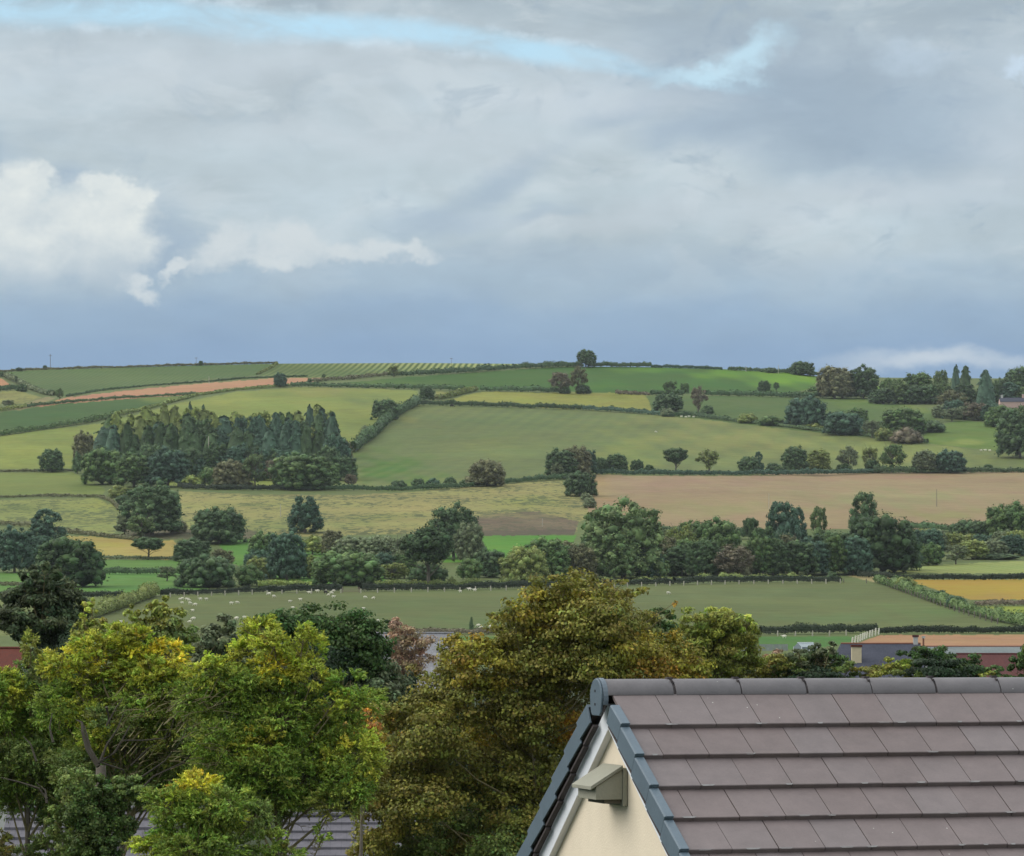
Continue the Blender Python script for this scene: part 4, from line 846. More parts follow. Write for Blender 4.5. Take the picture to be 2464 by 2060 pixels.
for i in range(20):   # middle row
    x = 258 + i * 28.5 + rr.uniform(-9, 9)
    tree(x, 1104, rr.uniform(56, 86), rr.uniform(74, 110) - max(0, 3 - i) * 8, rr.choice('cct'), rr.choice(['dk', 'bg', 'bg', 'ol']), 'tree, %s from the left in the middle row of the wood' % ORD[i], group=WG)
for i in range(19):   # front row, dark
    x = 268 + i * 29.5 + rr.uniform(-9, 9)
    tree(x, 1134, rr.uniform(60, 90), rr.uniform(78, 116), 'c', rr.choice(['vd', 'bg', 'dk', 'bg']), 'dark conifer, %s from the left in the front row of the wood' % ORD[i], group=WG)
for x, b, w, h, lab in ((745, 1092, 44, 112, 'tall dark conifer at the right top of the wood'), (775, 1098, 50, 112, 'dark broad conifer just right of the tall one in the wood'), (800, 1106, 50, 108, 'rightmost dark conifer of the wood'),
                   (457, 1074, 26, 102, 'dark spiky conifer poking above the back of the wood'), (490, 1078, 24, 100, 'narrow conifer poking up right of the spiky one')):
    tree(x, b, w, h, 'c', 'bg', lab, group=WG)
for i in range(22):
    x = 250 + i * 27 + rr.uniform(-8, 8)
    tree(x, 1156, rr.uniform(58, 84), rr.uniform(60, 96), 'o', rr.choice(['dk', 'bg', 'vd']), 'dark broadleaf understory tree, %s from the left in the wood' % ORD[i], group='understory trees of the hillside wood')

BG = 'trees filling the valley belt'
for i in range(17):
    x = 1340 + i * 44 + rr.uniform(-10, 10); tree(x, 1384, rr.uniform(70, 100), rr.uniform(78, 108), rr.choice('oot'), rr.choice(['dk', 'bg', 'md', 'bg', 'br']), 'tree at the back of the valley belt, %s from the left there' % ORD[i], group=BG)
for i in range(9):
    x = 620 + i * 44 + rr.uniform(-10, 10); tree(x, 1392, rr.uniform(60, 84), rr.uniform(48, 70), 'o', rr.choice(['gy', 'bg', 'md', 'ol']), 'low tree in the left half of the valley belt, %s from the left' % ORD[i], group=BG)
for i in range(8):
    x = 2180 + i * 38 + rr.uniform(-8, 8); tree(x, 1322 + abs(i - 4), rr.uniform(56, 76), rr.uniform(38, 56), 'o', rr.choice(['gy', 'bg', 'ol']), 'rounded scrub tree above the striped field, %s from the left' % ORD[i], group=BG)
SGp = 'trees filling the right skyline'
for i in range(11):
    x = 2125 + i * 34 + rr.uniform(-8, 8); tree(x, 972, rr.uniform(46, 70), rr.uniform(36, 62), rr.choice('oot'), rr.choice(['dk', 'bg', 'md', 'pg']), 'tree in the belt along the right skyline, %s from the left' % ORD[i], group=SGp)
for i in range(5):
    x = 2265 + i * 30 + rr.uniform(-6, 6); tree(x, 1006 + i * 2, rr.uniform(44, 60), rr.uniform(34, 48), 'o', rr.choice(['br', 'gy', 'bg']), 'scrubby tree below the right skyline conifers, %s from the left' % ORD[i], group=SGp)

# ---------------------------------------------------------------- poles, fences, gate
def pole(px, by, ty, mat, label, wpx=1.4, arm=False):
    p = at(px, by); h = (by - ty) * p.y / F; r = max(.12, wpx * p.y / F / 2)
    root = thing('utility_pole', label, 'pole', p)
    m = MB(); m.tube([(0, 0, -.3), (0, 0, h)], [r, r * .75], 8); m.build('shaft', mat, root)
    if arm:
        m = MB(); m.box(-1.1, 1.1, -r, r, h * .9, h * .9 + .18); m.build('crossarm', mat, root)
        m = MB()
        for x in (-1, -.4, .4, 1): m.tube([(x, 0, h * .9 + .18), (x, 0, h * .9 + .45)], [.06, .04], 6)
        m.build('insulator', MPOLE, root)
pole(121, 889, 852, MDPOLE, 'tall thin dark pole on the left skyline', 1.4, True)
pole(503, 925, 905, MPOLE, 'pale pole standing on the orange soil field', 1.4)
pole(502, 1150, 1050, MPOLE, 'tall pale pole in front of the hillside wood', 2.2)
pole(472, 880, 860, MDPOLE, 'thin pole on the left skyline beside a tiny tree', 1, True)
pole(1423, 884, 856, MPOLE, 'white pole in front of the round skyline tree', 2.2)
pole(1795, 894, 881, MPOLE, 'short pale pole against the right skyline hedge', 1.6)
pole(1873, 899, 878, MPOLE, 'short pale pole left of the windswept tree', 1.4)
pole(1086, 881, 861, MDPOLE, 'faint thin pole above the striped field', .9, True)
pole(2254, 1219, 1177, MDPOLE, 'dark pole standing alone on the pink stubble field', 1.5)
pole(1850, 1226, 1188, MPOLE, 'pale pole left of the tall grey-green tree', 1.6)
pole(675, 1243, 1214, MPOLE, 'pale pole on the ochre field beside the bell-shaped tree', 1.4)
pole(1305, 1268, 1248, MPOLE, 'pale pole on the purple-brown scrub strip', 1.6)
pole(2350, 1012, 978, MDPOLE, 'telegraph pole with crossarm left of the pink farmhouse', 1.6, True)

def fence(pts, n, hpx, label, mat, wm=.3, lean=0.0, name='post_and_wire_fence', hm=None, rails=False):
    P = [at(x, y) for x, y in pts]; cum = [0]
    for i in range(len(P) - 1): cum.append(cum[-1] + (P[i + 1] - P[i]).length)
    PA = np.array([p[:] for p in P]); q = [np.array([np.interp(s, cum, PA[:, i]) for i in range(3)]) for s in np.linspace(0, cum[-1], n)]
    base = Vector(q[0]); root = thing(name, label, 'fence', base)
    r = random.Random(int(pts[0][0])); tops = []
    h0 = hm or hpx * P[0].y / F; m = MB(); m.tube([(0, 0, -.2), (0, 0, 1.0), (0, 0, 1.02)], [wm / 2, wm / 2, wm * .2], 6)
    ref = m.build('post', mat); pm = ref.data; bpy.data.objects.remove(ref)
    for i, p in enumerate(q):
        o = bpy.data.objects.new('post', pm); COL.objects.link(o); o.parent = root
        o.location = Vector(p) - base; o.scale = (1, 1, h0 * r.uniform(.9, 1.1)); o.rotation_euler = (r.uniform(-.06, .06), r.uniform(-.06, .06) + lean, 0)
        tops.append(Vector(p) - base)
    for k in (.35, .62, .9):
        m = MB(); m.tube([t + Vector((0, 0, h0 * k)) for t in tops], [.012 if not rails else .05] * n, 4); m.build('rail' if rails else 'wire', mat, root)
fence([(410, 1437), (600, 1431), (820, 1427)], 13, 11, 'post and wire fence before the dark hedge, left of the wooden gate', MPOLE)
fence([(868, 1427), (1067, 1424), (1300, 1419), (1500, 1413), (1764, 1406), (2022, 1404)], 34, 11, 'post and wire fence before the dark hedge, right of the wooden gate', MPOLE)
fence([(2030, 1402), (2120, 1405), (2190, 1432), (2264, 1460), (2330, 1482), (2400, 1502)], 34, 11, 'dark post fence slanting down beside the sapling hedge', MDPOLE, .26)
fence([(1826, 1531), (1884, 1531), (1985, 1530), (2036, 1529)], 6, 13, 'pale post fence before the hedge above the green strip', MPOLE, .26)
fence([(2050, 1551), (2066, 1545), (2085, 1536), (2100, 1531), (2114, 1527)], 11, 17, 'row of white posts slanting up between green strip and red soil', mat_simple('pale_post', (.55, .53, .45), .85, .1), .3, .05)
# wooden gate in the gap
g = at(844, 1426); s_ = g.y / F; root = thing('field_gate', 'brown wooden gate in the gap of the clipped hedge', 'gate', g)
MG = mat_simple('gate_wood', (.22, .17, .13), .9, .2)
for x in (-20, 20): m = MB(); m.box(x * s_ - .1, x * s_ + .1, -.1, .1, -.2, 1.5); m.build('gate_post', MG, root)
m = MB()
for k in range(5): m.box(-20 * s_ + .1, 20 * s_ - .1, -.03, .03, .2 + k * .25, .3 + k * .25)
m.build('gate_rails', MG, root)

# ---------------------------------------------------------------- sheep
def sheep_mesh(pose):
    "one continuous body grown from a skeleton"
    me = bpy.data.meshes.new('sheep_skel')
    hd = [(.52, 0, .62, .17), (.68, 0, .78, .10), (.80, 0, .80, .085), (.95, 0, .72, .05)] if pose == 0 else [(.55, 0, .60, .17), (.72, 0, .42, .10), (.82, 0, .26, .085), (.90, 0, .12, .05)]
    v = [(0, 0, .66, .27), (-.32, 0, .66, .25), (.30, 0, .66, .25), (-.52, 0, .66, .15)] + hd
    e = [(0, 1), (0, 2), (1, 3), (2, 4), (4, 5), (5, 6), (6, 7)]
    for sx in (-.34, .32):
        for sy in (-.15, .15):
            b = len(v); v += [(sx, sy, .42, .10), (sx - .02, sy, .22, .045), (sx, sy, .01, .04)]; e += [(1 if sx < 0 else 2, b), (b, b + 1), (b + 1, b + 2)]
    for sy in (-.09, .09):
        b = len(v); h = hd[2]; v.append((h[0] - .03, sy * 1.6, h[2] + .05, .03)); e.append((6, b))
    b = len(v); v.append((-.62, 0, .55, .05)); e.append((3, b))
    me.from_pydata([q[:3] for q in v], e, []); o = bpy.data.objects.new('sheep_skel', me); COL.objects.link(o)
    md = o.modifiers.new('skin', 'SKIN'); 
    sk = me.skin_vertices[0].data if me.skin_vertices else None
    if sk is None:
        bpy.context.view_layer.objects.active = o; bpy.ops.mesh.customdata_skin_add(); sk = me.skin_vertices[0].data
    for i, q in enumerate(v): sk[i].radius = (q[3], q[3])
    sk[0].use_root = True
    sb = o.modifiers.new('sub', 'SUBSURF'); sb.levels = 1; sb.render_levels = 1
    dg = bpy.context.evaluated_depsgraph_get(); out = bpy.data.meshes.new_from_object(o.evaluated_get(dg))
    bpy.data.objects.remove(o); out.name = 'sheep_body'; out.polygons.foreach_set('use_smooth', [True] * len(out.polygons)); return out
MW = mat_simple('wool', (.62, .58, .47), .95, .12, 9, .6, 14); MBK = mat_simple('dark_wool', (.03, .028, .025), .95, .2, 9)
SH = [sheep_mesh(0), sheep_mesh(1)]
for s in SH: s.materials.clear(); s.materials.append(MW)
SHB = SH[1].copy(); SHB.materials.clear(); SHB.materials.append(MBK)
def e_(x, y): return (x / 3, 1140 + y / 3)
def f_(x, y): return (600 + x / 3, 1140 + y / 3)
flock = [e_(*p) for p in ((1300, 905), (1315, 900), (1347, 905), (1364, 912), (1315, 930), (1372, 934), (1410, 944), (1392, 985), (1447, 905), (1490, 905), (1670, 935), (1712, 928), (1397, 1047), (1370, 1068), (870, 1070), (1943, 867), (1977, 885), (1708, 1045), (1765, 1038), (1747, 1085), (765, 1100))] + \
        [f_(*p) for p in ((292, 920), (370, 905), (433, 857), (493, 847), (572, 872), (592, 860), (608, 845), (607, 887), (315, 965), (428, 975), (828, 840), (835, 890), (897, 895), (825, 972), (1008, 838), (1043, 838), (1352, 832), (1395, 830), (1477, 827), (1590, 833), (1523, 848), (1628, 840), (933, 1060), (1655, 1095), (1673, 1112), (1740, 1105), (1750, 1097), (1888, 1095))] + [(1608, 1427)]
flock.sort(); rs = random.Random(3)
def put_sheep(px, py, label, mesh=None, k=1.0, name='sheep', group='sheep in the valley field', cat='sheep'):
    p = at(px, py + 3.5); o = bpy.data.objects.new(name, mesh or rs.choice(SH)); COL.objects.link(o)
    o.location = p; o.rotation_euler = (0, 0, rs.choice([0, pi]) + rs.uniform(-.6, .6)); o.scale = (k, k, k); return tag(o, label, cat, group)
TENS = ['', '', 'twenty', 'thirty', 'forty', 'fifty']
def ordw(i):
    if i < 40: return ORD[i]
    n = i + 1
    return 'fortieth' if n == 40 else TENS[n // 10] + '-' + ORD[n % 10 - 1] if n % 10 else 'fiftieth'
for i, (x, y) in enumerate(flock):
    where = 'under the yellow trees\' tops' if x < 300 else 'near the hedge and fence' if y < 1430 else 'low in the field' if y > 1480 else 'in the upper field'
    put_sheep(x, y, 'white sheep %s, %s from the left in the flock' % (where, ordw(i)), k=rs.uniform(.62, .82) * (1.1 if y < 1430 else 1))
put_sheep(783.5, 1426, 'black sheep at the fence among white ones', SHB, .95, group=None)
put_sheep(1887, 1533, 'white sheep alone on the green strip before the hedge', k=.8, group=None)
for i, (x, y) in enumerate(((2361, 1083), (2371, 1082), (2382, 1083))): put_sheep(x, y, '%s of three distant sheep on the far right pasture' % ['leftmost', 'middle one', 'rightmost'][i], k=1.1, group='distant sheep on the hill')
for i, (x, y) in enumerate(((1640, 1001), (1650, 1002), (1658, 1001), (1669, 1002))): put_sheep(x, y, 'distant sheep on the central pasture by its top hedge, %s of four' % ['leftmost', 'second', 'third', 'rightmost'][i], k=1.1, group='distant sheep on the hill')
put_sheep(1578, 1038, 'lone distant sheep in the middle of the central pasture', k=1.1, group=None)
put_sheep(1087, 977, 'dark cow below the top hedge of the central pasture', SHB, 2.0, 'cow', None, 'cow')
# ---------------------------------------------------------------- near trees
NK = 1.5
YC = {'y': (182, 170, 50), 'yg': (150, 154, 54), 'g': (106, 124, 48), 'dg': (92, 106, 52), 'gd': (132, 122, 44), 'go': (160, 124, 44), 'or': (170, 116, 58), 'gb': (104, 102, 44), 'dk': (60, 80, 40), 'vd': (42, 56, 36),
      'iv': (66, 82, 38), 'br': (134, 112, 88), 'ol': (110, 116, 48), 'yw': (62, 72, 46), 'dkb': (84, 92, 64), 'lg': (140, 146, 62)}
def near_tree(name, label, D, foot, blobs, leafpx, dens, asp=1.0, feather=False, depth=None, limbs=True, cat='tree', bark=MTWIG, twigs=0, tk=.75, squash=1.0, group=None):
    """tree at distance D: foot (px column of the trunk); blobs = leaf masses (px, py, rx, ry, colour key[, density factor, depth offset])"""
    r = np.random.default_rng(int(D * 10 + foot)); s = D / F
    gz = ground_z(D); base = Vector(((foot - CX) * s, D, gz)); root = thing(name, label, cat, base, 0, group)
    Vs = []; Qs = []; Cs = []; off = 0; cents = []
    for b in blobs:
        bx, by, rx, ry, ck = b[:5]; df = b[5] if len(b) > 5 else 1.0
        dz = b[6] if len(b) > 6 else r.uniform(-.5, .5)
        rd = (rx + ry) / 2 * s
        cen = np.array([(bx - CX) * s, D + dz * (depth or 1.6) * 1.0, (HY - by) * s]); cents.append((Vector(cen) - base, rd, df))
        R = np.array([rx * s, max(rd, .4), ry * s]) * 1.12; base_c = np.array(lin(*YC[ck], NK)); alt_c = np.array(lin(*YC['g' if ck in ('y', 'yg') else 'gb' if ck in ('gd', 'go', 'or') else ck], NK))
        n = int(pi * rx * ry / (leafpx * leafpx) * dens * df * 2.7)
        # sub-clusters: sprays of leaves on the surface of each mass
        k = max(6, int(pi * rx * ry / 260)); cd = rdir(k, r); cr_ = r.uniform(.25, 1.0, (k, 1)) ** .6; cc = cd * cr_; ci = r.integers(0, k, n)
        sp = .36 if not feather else .26
        if feather:
            axis = cd + r.normal(0, .3, (k, 3)); axis[:, 2] += .25; axis /= np.linalg.norm(axis, axis=1)[:, None]
            # each spray: several thin twigs fanning outwards and upwards
            nt = 9; tdir = axis[:, None, :] + r.normal(0, .55, (k, nt, 3)); tdir /= np.linalg.norm(tdir, axis=2)[..., None]
            ti = r.integers(0, nt, n); u = r.uniform(0, .62, n)
            d = tdir[ci, ti]; p = cc[ci] * .8 + d * u[:, None] + r.normal(0, .030, (n, 3)); p[:, 2] -= u * u * .25
            P = cen + p * R; nrm = rdir(n, r) * .8 + np.array([0, -.2, .6]); up = d * np.array([1, 1, 1.0])
            V, q = leaves(P, nrm, leafpx * s * .66, asp, r, updir=up)
        else:
            d = rdir(n, r); p = cc[ci] + d * (r.uniform(0, 1, (n, 1)) ** .5) * sp * np.array([1, 1, .75])
            P = cen + p * R; V, q = leaves(P, d + cd[ci] * .5 + np.array([0, 0, .3]), leafpx * s * .66, asp, r)
        cl = r.normal(1, .16, (k, 1))[ci]; hue = r.normal(0, 1, (k, 3))[ci] * np.array([.07, .045, .04])
        mixw = (r.uniform(0, 1, k)[ci] ** 1.5 * .75)[:, None]; c = (base_c * (1 - mixw) + alt_c * mixw) * np.clip(cl + hue, .4, 1.7) * (1 + r.normal(0, .10, (n, 1)))
        Vs.append(V); Qs.append(q + off); off += len(V); Cs.append(np.repeat(np.clip(c, .004, .9), 4, 0))
    V = np.concatenate(Vs) - np.array(base[:])
    mk('crown', V, [np.concatenate(Qs)], MNEAR, root, attr={'Col': np.concatenate(Cs)})
    if limbs:
        m = MB(); rr_ = random.Random(int(foot)); top = max(c[0].z for c in cents); cxm = sum(c[0].x for c in cents) / len(cents)
        fork = Vector((cxm * .3, 0, top * .42)); fk2 = Vector((cxm * .6, .1, top * .66))
        tr = .012 * top * tk; m.tube([(0, 0, -.3), (0, 0, top * .12), fork, fk2, Vector((cxm * .8, 0, top * .85))], [tr * 1.25, tr, tr * .8, tr * .5, tr * .2], 9)
        m.build('trunk', MBARK, root, True)
        m = MB()
        for c, rd, df in cents:
            f = min(.85, max(.25, c.z / top - .12)); st = fk2.lerp(Vector((cxm * .8, 0, top * .85)), (f - .66) / .19) if f > .66 else fork.lerp(fk2, (f - .42) / .24) if f > .42 else fork * (f / .42)
            mid = st.lerp(c, .55) + Vector((rr_.uniform(-.1, .1), rr_.uniform(-.1, .1), -.06 * (c - st).length)) 
            m.tube([st, mid, c], [tr * .30, tr * .18, tr * .07], 6)
            for k in range(3 + twigs):
                dr = Vector((rr_.gauss(0, 1), rr_.gauss(0, 1) * .7, rr_.gauss(.4, .7))).normalized(); L = rd * rr_.uniform(.7, 1.15)
                q0 = c.lerp(mid, rr_.random() * .5); q1 = q0 + dr * L * .5 + Vector((0, 0, -.03)); q2 = q0 + dr * L + Vector((rr_.gauss(0, .08), 0, rr_.uniform(0, .15)))
                m.tube([q0, q1, q2], [tr * .10, tr * .07, tr * .03], 4)
                for z in range(2):
                    e = q1 + (dr + Vector((rr_.gauss(0, .5), rr_.gauss(0, .5), rr_.gauss(0, .5)))).normalized() * L * .45
                    m.tube([q1, e], [tr * .05, tr * .02], 3)
        m.build('branches', bark, root)
    return root
# yew and dark trees behind
near_tree('yew_tree', 'very dark pointed yew at the left edge behind the yellow-green trees', 170, 90,
    [(78, 1395, 26, 34, 'yw'), (128, 1388, 28, 34, 'yw'), (60, 1440, 46, 44, 'yw'), (130, 1440, 52, 46, 'yw'), (165, 1470, 40, 44, 'yw'), (100, 1490, 80, 50, 'yw'), (30, 1505, 50, 40, 'yw'), (170, 1520, 40, 50, 'yw'), (130, 1550, 60, 44, 'yw'), (160, 1580, 50, 50, 'vd'), (0, 1470, 30, 30, 'yw'), (115, 1370, 12, 22, 'yw'), (72, 1368, 10, 18, 'yw')], 5.0, 4.5, 1.6, depth=2.5)
near_tree('oak_tree', 'dark green round-headed tree in the middle, in front of the sheep field', 135, 790,
    [(660, 1505, 60, 36, 'dk'), (740, 1500, 70, 40, 'dk'), (820, 1505, 80, 44, 'dk'), (890, 1545, 54, 44, 'dk'), (700, 1540, 80, 50, 'dk'), (800, 1560, 100, 60, 'dk'), (880, 1600, 70, 56, 'dk'), (740, 1610, 100, 60, 'vd'), (850, 1650, 90, 60, 'dk'), (720, 1680, 90, 60, 'vd'), (800, 1720, 100, 60, 'vd'), (900, 1690, 60, 60, 'dkb'), (610, 1520, 40, 30, 'dg'), (930, 1650, 50, 50, 'dkb'), (950, 1700, 40, 50, 'vd')], 6.0, 4.2, 1.0, depth=2.5)
near_tree('bushy_tree', 'grey-green tree between two groups of yellow-topped trees', 128, 520,
    [(535, 1510, 34, 32, 'dkb'), (520, 1545, 54, 36, 'dkb'), (485, 1570, 46, 40, 'dkb'), (560, 1580, 50, 44, 'vd'), (510, 1620, 70, 50, 'dkb'), (480, 1660, 60, 50, 'vd'), (560, 1660, 50, 50, 'vd')], 6.0, 4.2, 1.0, depth=2)
near_tree('leafy_tree', 'olive green tree with ragged spires left of the flock', 118, 385,
    [(383, 1452, 20, 26, 'ol'), (372, 1485, 34, 34, 'ol'), (405, 1490, 40, 36, 'ol'), (425, 1520, 36, 36, 'dg'), (340, 1490, 24, 28, 'ol'), (330, 1525, 26, 34, 'ol'), (380, 1530, 50, 40, 'dg'), (310, 1480, 12, 24, 'ol', .6), (440, 1550, 40, 40, 'dg'), (345, 1570, 50, 40, 'dg'), (400, 1600, 60, 40, 'dg')], 6.0, 3.4, 1.1, depth=1.5)
near_tree('leafy_tree', 'low olive green tree right of the yew', 112, 220,
    [(215, 1530, 40, 36, 'ol'), (185, 1560, 36, 36, 'dg'), (245, 1510, 26, 22, 'ol', .8), (265, 1540, 34, 30, 'ol'), (215, 1590, 60, 40, 'dg'), (205, 1470, 22, 22, 'lg', .6), (222, 1458, 14, 16, 'lg', .6)], 6.0, 3.4, 1.1, depth=1.5)
near_tree('bare_tree', 'brown nearly leafless tree before the pale grey roof', 205, 975,
    [(950, 1505, 24, 18, 'br', .8), (975, 1520, 38, 26, 'br', .8), (960, 1555, 50, 36, 'br', .6), (1000, 1560, 44, 40, 'br', .55), (975, 1600, 56, 40, 'br', .5), (940, 1500, 14, 10, 'vd', 1)], 3.6, 2.6, 1.5, depth=2.5, twigs=16, bark=mat_simple('reddish_bark', (.17, .12, .095), .9, .2, 6))
near_tree('leafy_shrub', 'dark shrub under the brown leafless tree', 150, 960,
    [(930, 1640, 40, 40, 'dkb'), (975, 1650, 44, 44, 'vd'), (1000, 1615, 26, 16, 'gb', .6), (960, 1690, 60, 40, 'vd'), (1010, 1640, 18, 18, 'ol', .6)], 5.5, 3.5, 1.0, depth=1.5, cat='shrub')
near_tree('willow_shrub', 'soft olive green twiggy tree right of the golden tree', 150, 1730,
    [(1735, 1510, 60, 42, 'ol', .8), (1680, 1500, 50, 34, 'ol', .6), (1780, 1530, 44, 44, 'ol', .9), (1700, 1560, 80, 44, 'ol', .8), (1770, 1590, 60, 44, 'ol', .7), (1640, 1540, 50, 40, 'ol', .6), (1690, 1610, 90, 36, 'ol', .6), (1730, 1480, 40, 20, 'lg', .35), (1800, 1500, 20, 24, 'lg', .4), (1640, 1590, 60, 40, 'gd', .4)], 3.4, 2.6, 2.6, depth=1.6, twigs=14)
near_tree('oak_tree', 'small dark green crown between golden tree and twiggy olive tree', 140, 1590,
    [(1590, 1482, 34, 20, 'dk'), (1580, 1510, 50, 34, 'dk'), (1560, 1545, 50, 34, 'dg'), (1610, 1550, 40, 40, 'dg')], 5.5, 4, 1.0, depth=1.5)
near_tree('bramble_shrub', 'brownish green shrubs above the roof ridge, left of the slate roof', 160, 1900,
    [(1850, 1600, 50, 24, 'gb'), (1900, 1600, 50, 26, 'dg'), (1950, 1590, 50, 28, 'dkb'), (1990, 1595, 44, 30, 'dk'), (1970, 1560, 26, 22, 'dkb', .8), (1995, 1560, 20, 18, 'dkb', .6), (1920, 1572, 30, 16, 'dkb', .5), (2040, 1615, 40, 20, 'dg'), (2090, 1618, 40, 18, 'gb'), (1870, 1625, 70, 20, 'gb'), (1960, 1625, 80, 20, 'vd'), (2110, 1620, 40, 18, 'gb'), (1800, 1610, 50, 26, 'gb'), (1880, 1578, 30, 14, 'br', .5)], 4.6, 3.6, 1.2, depth=1.5, cat='shrub', twigs=4)
near_tree('holly_tree', 'dark green dome-shaped tree before the slate roof', 155, 2240,
    [(2230, 1578, 40, 22, 'dk'), (2270, 1585, 50, 26, 'dk'), (2310, 1600, 50, 28, 'dk'), (2200, 1590, 40, 26, 'dk'), (2250, 1610, 80, 30, 'vd'), (2330, 1618, 40, 24, 'dk'), (2160, 1600, 34, 24, 'ol'), (2150, 1620, 50, 22, 'ol'), (2200, 1625, 60, 20, 'dg')], 5.0, 4.4, 1.0, depth=1.8)
near_tree('small_shrub', 'small dark shrub before the red-brown roof', 150, 2398,
    [(2395, 1612, 26, 14, 'dk'), (2410, 1622, 24, 14, 'dk'), (2378, 1624, 20, 12, 'ol')], 5, 4, 1.0, depth=.8, limbs=False, cat='shrub')
near_tree('leafy_tree', 'dark tree cut by the right edge above the roof ridge', 140, 2475,
    [(2468, 1560, 14, 28, 'dg'), (2462, 1590, 22, 30, 'dk'), (2450, 1615, 24, 22, 'dk'), (2490, 1590, 30, 40, 'dk')], 5.5, 4, 1.0, depth=1)

# undergrowth behind the near trees
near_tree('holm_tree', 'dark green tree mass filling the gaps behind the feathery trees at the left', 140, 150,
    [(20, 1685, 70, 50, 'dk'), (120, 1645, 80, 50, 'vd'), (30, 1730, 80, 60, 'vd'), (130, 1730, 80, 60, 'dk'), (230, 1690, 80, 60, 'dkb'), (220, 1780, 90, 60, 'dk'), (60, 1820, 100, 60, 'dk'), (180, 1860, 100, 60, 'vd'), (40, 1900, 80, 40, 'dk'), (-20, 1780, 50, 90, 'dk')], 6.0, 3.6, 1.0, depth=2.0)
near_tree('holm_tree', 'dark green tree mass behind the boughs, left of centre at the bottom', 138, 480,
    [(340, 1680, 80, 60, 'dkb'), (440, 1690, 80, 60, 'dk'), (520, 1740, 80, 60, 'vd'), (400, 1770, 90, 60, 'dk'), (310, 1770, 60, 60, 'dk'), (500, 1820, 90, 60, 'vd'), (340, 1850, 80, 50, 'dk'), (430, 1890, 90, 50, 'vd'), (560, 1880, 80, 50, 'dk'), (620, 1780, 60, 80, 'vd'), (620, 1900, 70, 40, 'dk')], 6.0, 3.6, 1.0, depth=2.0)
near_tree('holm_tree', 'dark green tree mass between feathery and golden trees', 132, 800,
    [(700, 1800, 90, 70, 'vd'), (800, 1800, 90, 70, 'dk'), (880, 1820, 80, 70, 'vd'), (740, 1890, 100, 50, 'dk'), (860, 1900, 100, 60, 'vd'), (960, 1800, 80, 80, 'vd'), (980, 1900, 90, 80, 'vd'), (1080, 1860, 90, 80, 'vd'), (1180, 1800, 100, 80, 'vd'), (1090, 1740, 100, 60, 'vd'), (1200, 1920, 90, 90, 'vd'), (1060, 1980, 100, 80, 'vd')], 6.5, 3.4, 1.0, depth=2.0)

# golden hornbeam, the tall one in the centre
near_tree('hornbeam_tree', 'tall golden-brown autumn tree in the centre, behind the gable', 96, 1330,
    [(1370, 1392, 44, 26, 'gb', .55), (1330, 1420, 60, 40, 'gb', .7), (1420, 1425, 60, 40, 'gb', .7), (1280, 1460, 60, 44, 'gd', .75), (1370, 1470, 80, 50, 'gd', .8), (1470, 1460, 60, 46, 'gb', .7), (1240, 1500, 54, 40, 'gb', .55), (1490, 1510, 60, 44, 'gb', .8),
     (1520, 1420, 40, 18, 'gb', .4), (1500, 1398, 24, 10, 'gb', .4), (1625, 1450, 6, 11, 'go', .5), (1622, 1470, 4, 12, 'gb', .3), (1190, 1480, 30, 20, 'gb', .35), (1300, 1540, 80, 54, 'gd', .9), (1400, 1550, 90, 60, 'gb'), (1500, 1570, 90, 54, 'gd'), (1590, 1570, 60, 50, 'gd', .8), (1640, 1600, 60, 40, 'gd', .8), (1560, 1620, 90, 40, 'go', .9),
     (1220, 1570, 60, 44, 'gb'), (1130, 1560, 60, 40, 'gd', .85), (1090, 1590, 50, 36, 'gd', .9), (1160, 1610, 80, 50, 'gd'), (1060, 1640, 70, 44, 'gb'), (1260, 1630, 90, 60, 'gb'), (1370, 1650, 90, 60, 'gb'), (1140, 1680, 90, 60, 'gb'), (1020, 1700, 70, 50, 'gb'), (1260, 1720, 90, 60, 'gb'), (1360, 1740, 80, 60, 'go', .9),
     (950, 1720, 60, 44, 'gb', .8), (930, 1770, 70, 50, 'go', .9), (1040, 1770, 90, 60, 'gb'), (1170, 1780, 90, 60, 'gd'), (1300, 1800, 90, 60, 'gb'), (980, 1830, 80, 60, 'gb'), (1090, 1850, 90, 60, 'gb'), (1200, 1860, 90, 60, 'gb'), (1310, 1880, 80, 60, 'gb'), (930, 1890, 70, 60, 'gb'),
     (1020, 1930, 90, 60, 'gb'), (1130, 1950, 90, 60, 'dg'), (1230, 1960, 80, 60, 'gb'), (920, 1970, 60, 60, 'gb'), (1010, 2020, 90, 60, 'dg'), (1120, 2040, 90, 60, 'gb'), (1220, 2050, 80, 60, 'dg'), (900, 2040, 60, 50, 'gb'), (1280, 2010, 60, 60, 'gb'), (1010, 2070, 120, 40, 'dg'), (1440, 1500, 90, 60, 'gb'), (1340, 1500, 80, 60, 'gd'), (1230, 1540, 70, 50, 'gb'), (1330, 1600, 90, 60, 'gb'), (1450, 1600, 90, 50, 'gb'), (1540, 1510, 50, 40, 'gb', .7)], 5.6, 2.9, 1.2, depth=2.6, twigs=2, tk=.55)
near_tree('copper_shrub', 'small orange-leaved tree left of the golden-brown one', 88, 860,
    [(855, 1740, 50, 36, 'or', .9), (840, 1770, 50, 36, 'or', .9), (890, 1780, 44, 40, 'go', .9), (870, 1720, 34, 22, 'go', .7), (900, 1830, 40, 40, 'gb', .9), (880, 1880, 50, 40, 'gb')], 5.4, 3.2, 1.1, depth=1)
